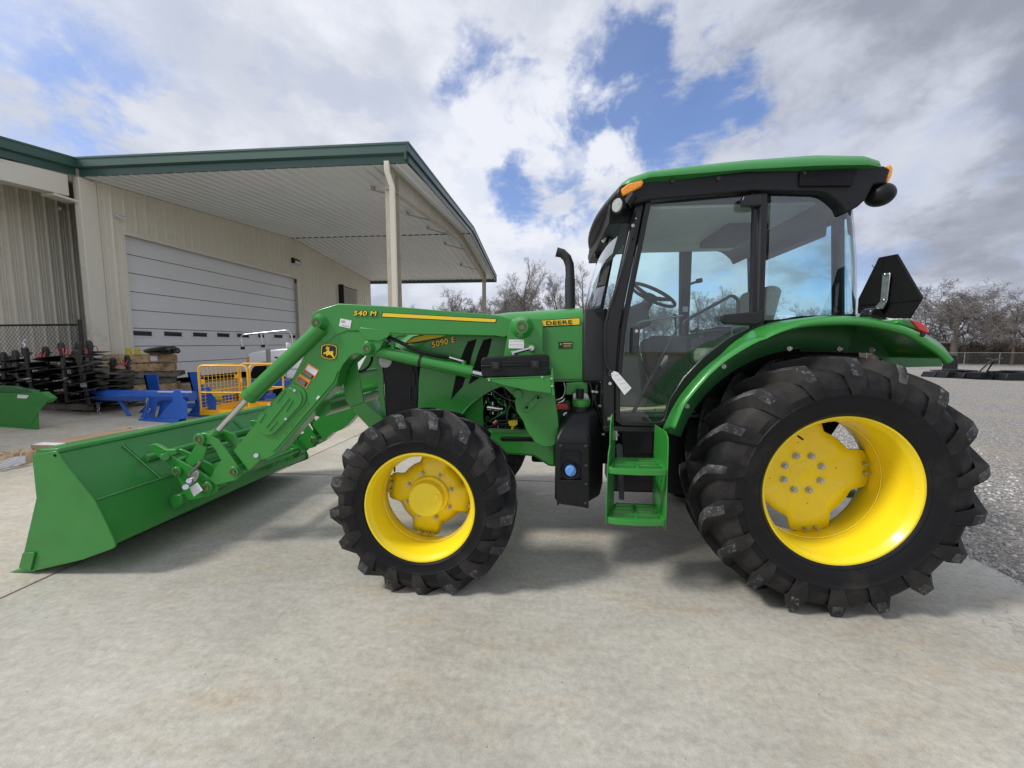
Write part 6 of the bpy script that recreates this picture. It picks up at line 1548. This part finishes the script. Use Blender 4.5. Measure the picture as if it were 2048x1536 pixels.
# ================================================================ TREES
def tree_mesh(seed,H,spread,tr,style,dens=1.0):
    r=random.Random(seed);tk=MB();tw=MB()
    def br(p,d,L_,rad,lev):
        n_=4 if lev<2 else 3;pts=[p];rs=[rad];dd=d.copy();q=p.copy()
        for i in range(n_):
            j=Vector((r.gauss(0,1),r.gauss(0,1),r.gauss(0,1)))*(.03 if lev==0 else .09+.05*lev)
            dd=(dd+j+Vector((0,0,.10 if style=='up' else (.02 if lev<3 else -.03)))).normalized();q=q+dd*L_/n_;pts.append(q.copy());rs.append(rad*(1-.55*(i+1)/n_))
        (tk if lev<3 else tw).tube(pts,rs,6 if lev==0 else 4 if lev<3 else 3,cap=False)
        if lev>=5: return
        nc=[7,5,5,5,5][lev]
        nc=max(2,int(nc*dens+.5))
        for k in range(nc):
            t=(.38 if lev==0 else .18)+(.62 if lev==0 else .82)*((k+r.random()*.8)/nc)
            t=min(t,.999);i=min(int(t*n_),n_-1);f=t*n_-i;b=pts[i].lerp(pts[i+1],f);bd=(pts[i+1]-pts[i]).normalized()
            ang=R(r.uniform(28,58) if style=='up' else r.uniform(40,80))*(1.15 if lev==0 else .9);ax=bd.orthogonal().normalized();ax.rotate(Quaternion(bd,r.uniform(0,2*PI)+k*2.4))
            nd=bd.copy();nd.rotate(Quaternion(ax,ang))
            ln=L_*((.62 if style=='up' else .95) if lev==0 else .58)*r.uniform(.7,1.15)*(spread if lev==0 else 1)
            if lev==0: ln*=1.15-.5*t
            br(b,nd,ln,max(rad*(1-.55*t)*.52,.0105),lev+1)
        # leader continues
        br(pts[-1],dd,L_*.42,rad*.42,lev+1) if lev<4 else None
    br(Vector((0,0,-.1)),Vector((0,0,1)),H*(.62 if style=='up' else .42),tr,0)
    return tk,tw
TP=[]
for i,(sd,H,sp_,tr,st,dn) in enumerate(((1,16,.85,.32,'up',1),(2,14,.95,.30,'up',1),(14,12,1.2,.30,'round',1.1),(7,15,.8,.28,'up',1.0))):
    tk,tw=tree_mesh(sd,H,sp_,tr,st,dn)
    t=thing('bare_tree','x','tree',group='bare winter trees along the far edge of the lot');tk.build('trunk','bark',t,smooth=60,origin=(0,0,0),recalc=False);tw.build('crown','twig',t,smooth=0,origin=(0,0,0),recalc=False)
    hh=max(v.z for v in tw.v);TP.append((t,hh))
spots=[ # px, top py, Y distance, template, label
(1048,510,52,0,'tallest bare tree, between the canopy end and the exhaust pipe'),
(1168,518,54,3,'tall bare tree directly behind the exhaust pipe'),
(1120,540,60,1,'bare tree between the tallest tree and the exhaust pipe'),
(905,572,58,1,'bare tree between the two canopy posts'),
(962,590,66,2,'low bare tree just left of the far canopy post'),
(830,606,70,3,'small bare tree right of the near canopy post'),
(1010,570,58,2,'low spreading bare tree right of the far canopy post'),
(1215,560,60,1,'bare tree seen past the cab windscreen pillar'),
(1290,578,62,3,'bare tree behind the steering wheel'),
(1330,588,60,2,'bare tree seen through the cab left of the inner pillar'),
(1400,575,60,1,'bare tree seen through the cab door glass right of the inner pillar'),
(1440,570,60,0,'bare tree seen through the cab beside the grab bar'),
(1475,585,62,2,'bare tree seen through the cab in front of the seat'),
(1600,605,62,3,'small bare tree seen through the rear quarter window'),
(1640,608,62,2,'low bare tree at the right side of the rear quarter window'),
(1925,548,47,2,'broad round bare tree behind the wire fence at the right'),
(1862,590,50,1,'bare tree between the triangular sign and the broad round tree'),
(2040,575,46,3,'bare tree at the right edge of the photo'),
(1980,590,54,0,'bare tree behind the broad round tree, to its right'),
(2095,560,46,2,'bare tree just outside the right edge, branches reaching in'),
(1740,620,62,1,'small bare tree low behind the triangular sign')]
used=set()
for i,(px,py,Y,k,lb) in enumerate(spots):
    c=P(px,py,Y);t0,hh=TP[k]
    t=t0 if k not in used else copy_tree(t0);used.add(k)
    s=(c.z+.05)/hh;t.location=(c.x,c.y,-.03);t.rotation_euler.z=i*1.7 if k!=2 else i*.9;t.scale=(s*1.0,s*1.0,s)
    if k==2 and px in(1925,): t.scale=(s*1.25,s*1.25,s)
    t['label']=lb
# brush belt
rg=random.Random(21);m=MB()
def brush(x0,y0,x1,y1,hmin,hmax,n_,dep):
    for i in range(n_):
        u=rg.random();x=x0+(x1-x0)*u+rg.uniform(-dep,dep)*.5;y=y0+(y1-y0)*u+rg.uniform(-dep,dep)
        hm=hmin+(hmax-hmin)*(.5+.5*math.sin(u*37+2*math.sin(u*11)))
        h=hm*rg.uniform(.5,1.1);p=Vector((x,y,-.05));d=Vector((rg.gauss(0,.25),rg.gauss(0,.2),1)).normalized()
        q=p+d*h*.5;e_=q+(d+Vector((rg.gauss(0,.4),rg.gauss(0,.3),.1))).normalized()*h*.5
        m.tube([p,q,e_],[.03,.02,.006],3,cap=False)
        for k in range(4):
            b=p.lerp(e_,rg.uniform(.3,.95));f=b+Vector((rg.gauss(0,1),rg.gauss(0,1),rg.uniform(.1,1.1))).normalized()*rg.uniform(.3,.9)
            m.tube([b,f],[.012,.005],3,cap=False)
brush(28,60,75,44,2.2,5.0,5200,2.5);brush(-30,72,30,66,2.0,5.5,4200,2.5)
o=m.build('brush_thicket','brush_twig',None,smooth=0,recalc=False);o['kind']='stuff';tag(o,'leafless brown brush thicket along the far edge of the lot','brush')
m=MB()
def mound(x0,y0,x1,y1,h,w_):
    rows=[];d=Vector((x1-x0,y1-y0,0)).normalized();s=Vector((-d.y,d.x,0));N=140
    for i in range(N+1):
        u=i/N;c=Vector((x0+(x1-x0)*u,y0+(y1-y0)*u,0));row=[]
        for j in range(9):
            v=j/8;hh=h*math.sin(PI*v)**.6*(1+.35*noise.noise(Vector((u*40,v*3,0)))+.25*noise.noise(Vector((u*160,v*6,4))));p=c+s*(v-.5)*w_+s*.5*noise.noise(Vector((u*90,v*9,7)));row.append((p.x,p.y,max(hh,0)-.05))
        rows.append(row)
    m.grid(rows)
mound(28,61.5,77,45.5,2.4,3);mound(-30,73.5,30,67.5,2.2,3)
o=m.build('brush_undergrowth','brush_core',None,smooth=0,recalc=False);o['kind']='stuff';tag(o,'dense brown undergrowth at the foot of the bare trees','brush')
# far wire fence
f0=PX(1850,725,0.1) if False else None
fz=MB();A0=Vector((30,42.5,0));A1=Vector((66,36,0));FF=thing('wire_fence','low galvanised chain link fence in front of the brown thicket','fence',tuple(A0))
d=A1-A0;n_=14
for k in range(n_+1): c=A0+d*k/n_;MB().cyl((c.x,c.y,-.03),(c.x,c.y,1.38),.025,6).build('fence_post','fence_galv',FF)
m=MB();m.tube([A0+Vector((0,0,1.36)),A1+Vector((0,0,1.36))],.022,5);m.build('top_rail','fence_galv',FF)
m=MB()
for k in range(420):
    u=k/420;a=A0+d*u;b=A0+d*min(1,u+.03)
    m.tube([a,b+Vector((0,0,1.35))],.0028,3,cap=False);m.tube([a+Vector((0,0,1.35)),b],.0028,3,cap=False)
m.build('wire_mesh','fence_wire',FF)
# rows of black implements far right
def impl(px,py,Y,w_,h,kind,lb):
    c=P(px,py,Y);t=thing('black_attachment',lb,'attachment',(c.x,c.y,0),group='black attachments parked across the gravel lot')
    x,y=c.x,c.y
    if kind==0:
        m=MB();m.prism([(x-w_/2,0),(x+w_/2,0),(x+w_/2-.1,h),(x-w_/2+.15,h*.85)],y,y+.8);m.build('deck','black_plastic',t,bevel=.03)
        m=MB();m.box((x,y+.4,h+.04),(w_*.5,.5,.06));m.build('motor_cover','black_gloss',t,bevel=.02)
    elif kind==1:
        m=MB()
        for k in range(7): m.lathe([(0,.05),(.0,.22),(.02,.22),(.02,.05)],(x-w_/2+w_*k/6,y+.2,.22),'X',14)
        m.build('discs','auger_black',t);m=MB();m.bb(x-w_/2,x+w_/2,y+.15,y+.28,.38,.48);m.build('frame','black_gloss',t,bevel=.01)
    else:
        m=MB();m.tube([(x-.6,y,.4),(x-.1,y,1.0),(x+.05,y,1.05),(x+.5,y,1.15)],.04,6);m.tube([(x+.25,y+.5,.3),(x+.1,y,1.05)],.035,6);m.tube([(x-.3,y,1.15),(x+.05,y,1.05)],.035,6);m.build('hitch','black_gloss',t)
        m=MB();m.bb(x-w_/2,x+w_/2,y-.2,y+.6,.05,.38);m.build('deck','black_plastic',t,bevel=.03)
    return t
impl(1922,745,24,1.6,.42,0,'black flat attachment next to the fender end across the gravel')
impl(1950,747,23.5,1.3,.40,0,'grey black box shaped attachment in the middle of the far row')
impl(1982,748,23,1.5,.45,2,'black attachment with raised bent hitch arms in the far row')
impl(2012,750,22.6,1.3,.42,1,'black disc harrow near the right edge of the far row')
impl(2042,752,22.2,1.5,.45,0,'black attachment cut off by the right photo edge')
impl(1893,744,24.6,1.4,.35,0,'black flat attachment low behind the fender end')
impl(1912,738,27,.3,1.25,0,'tall narrow black attachment standing right behind the fender tip')
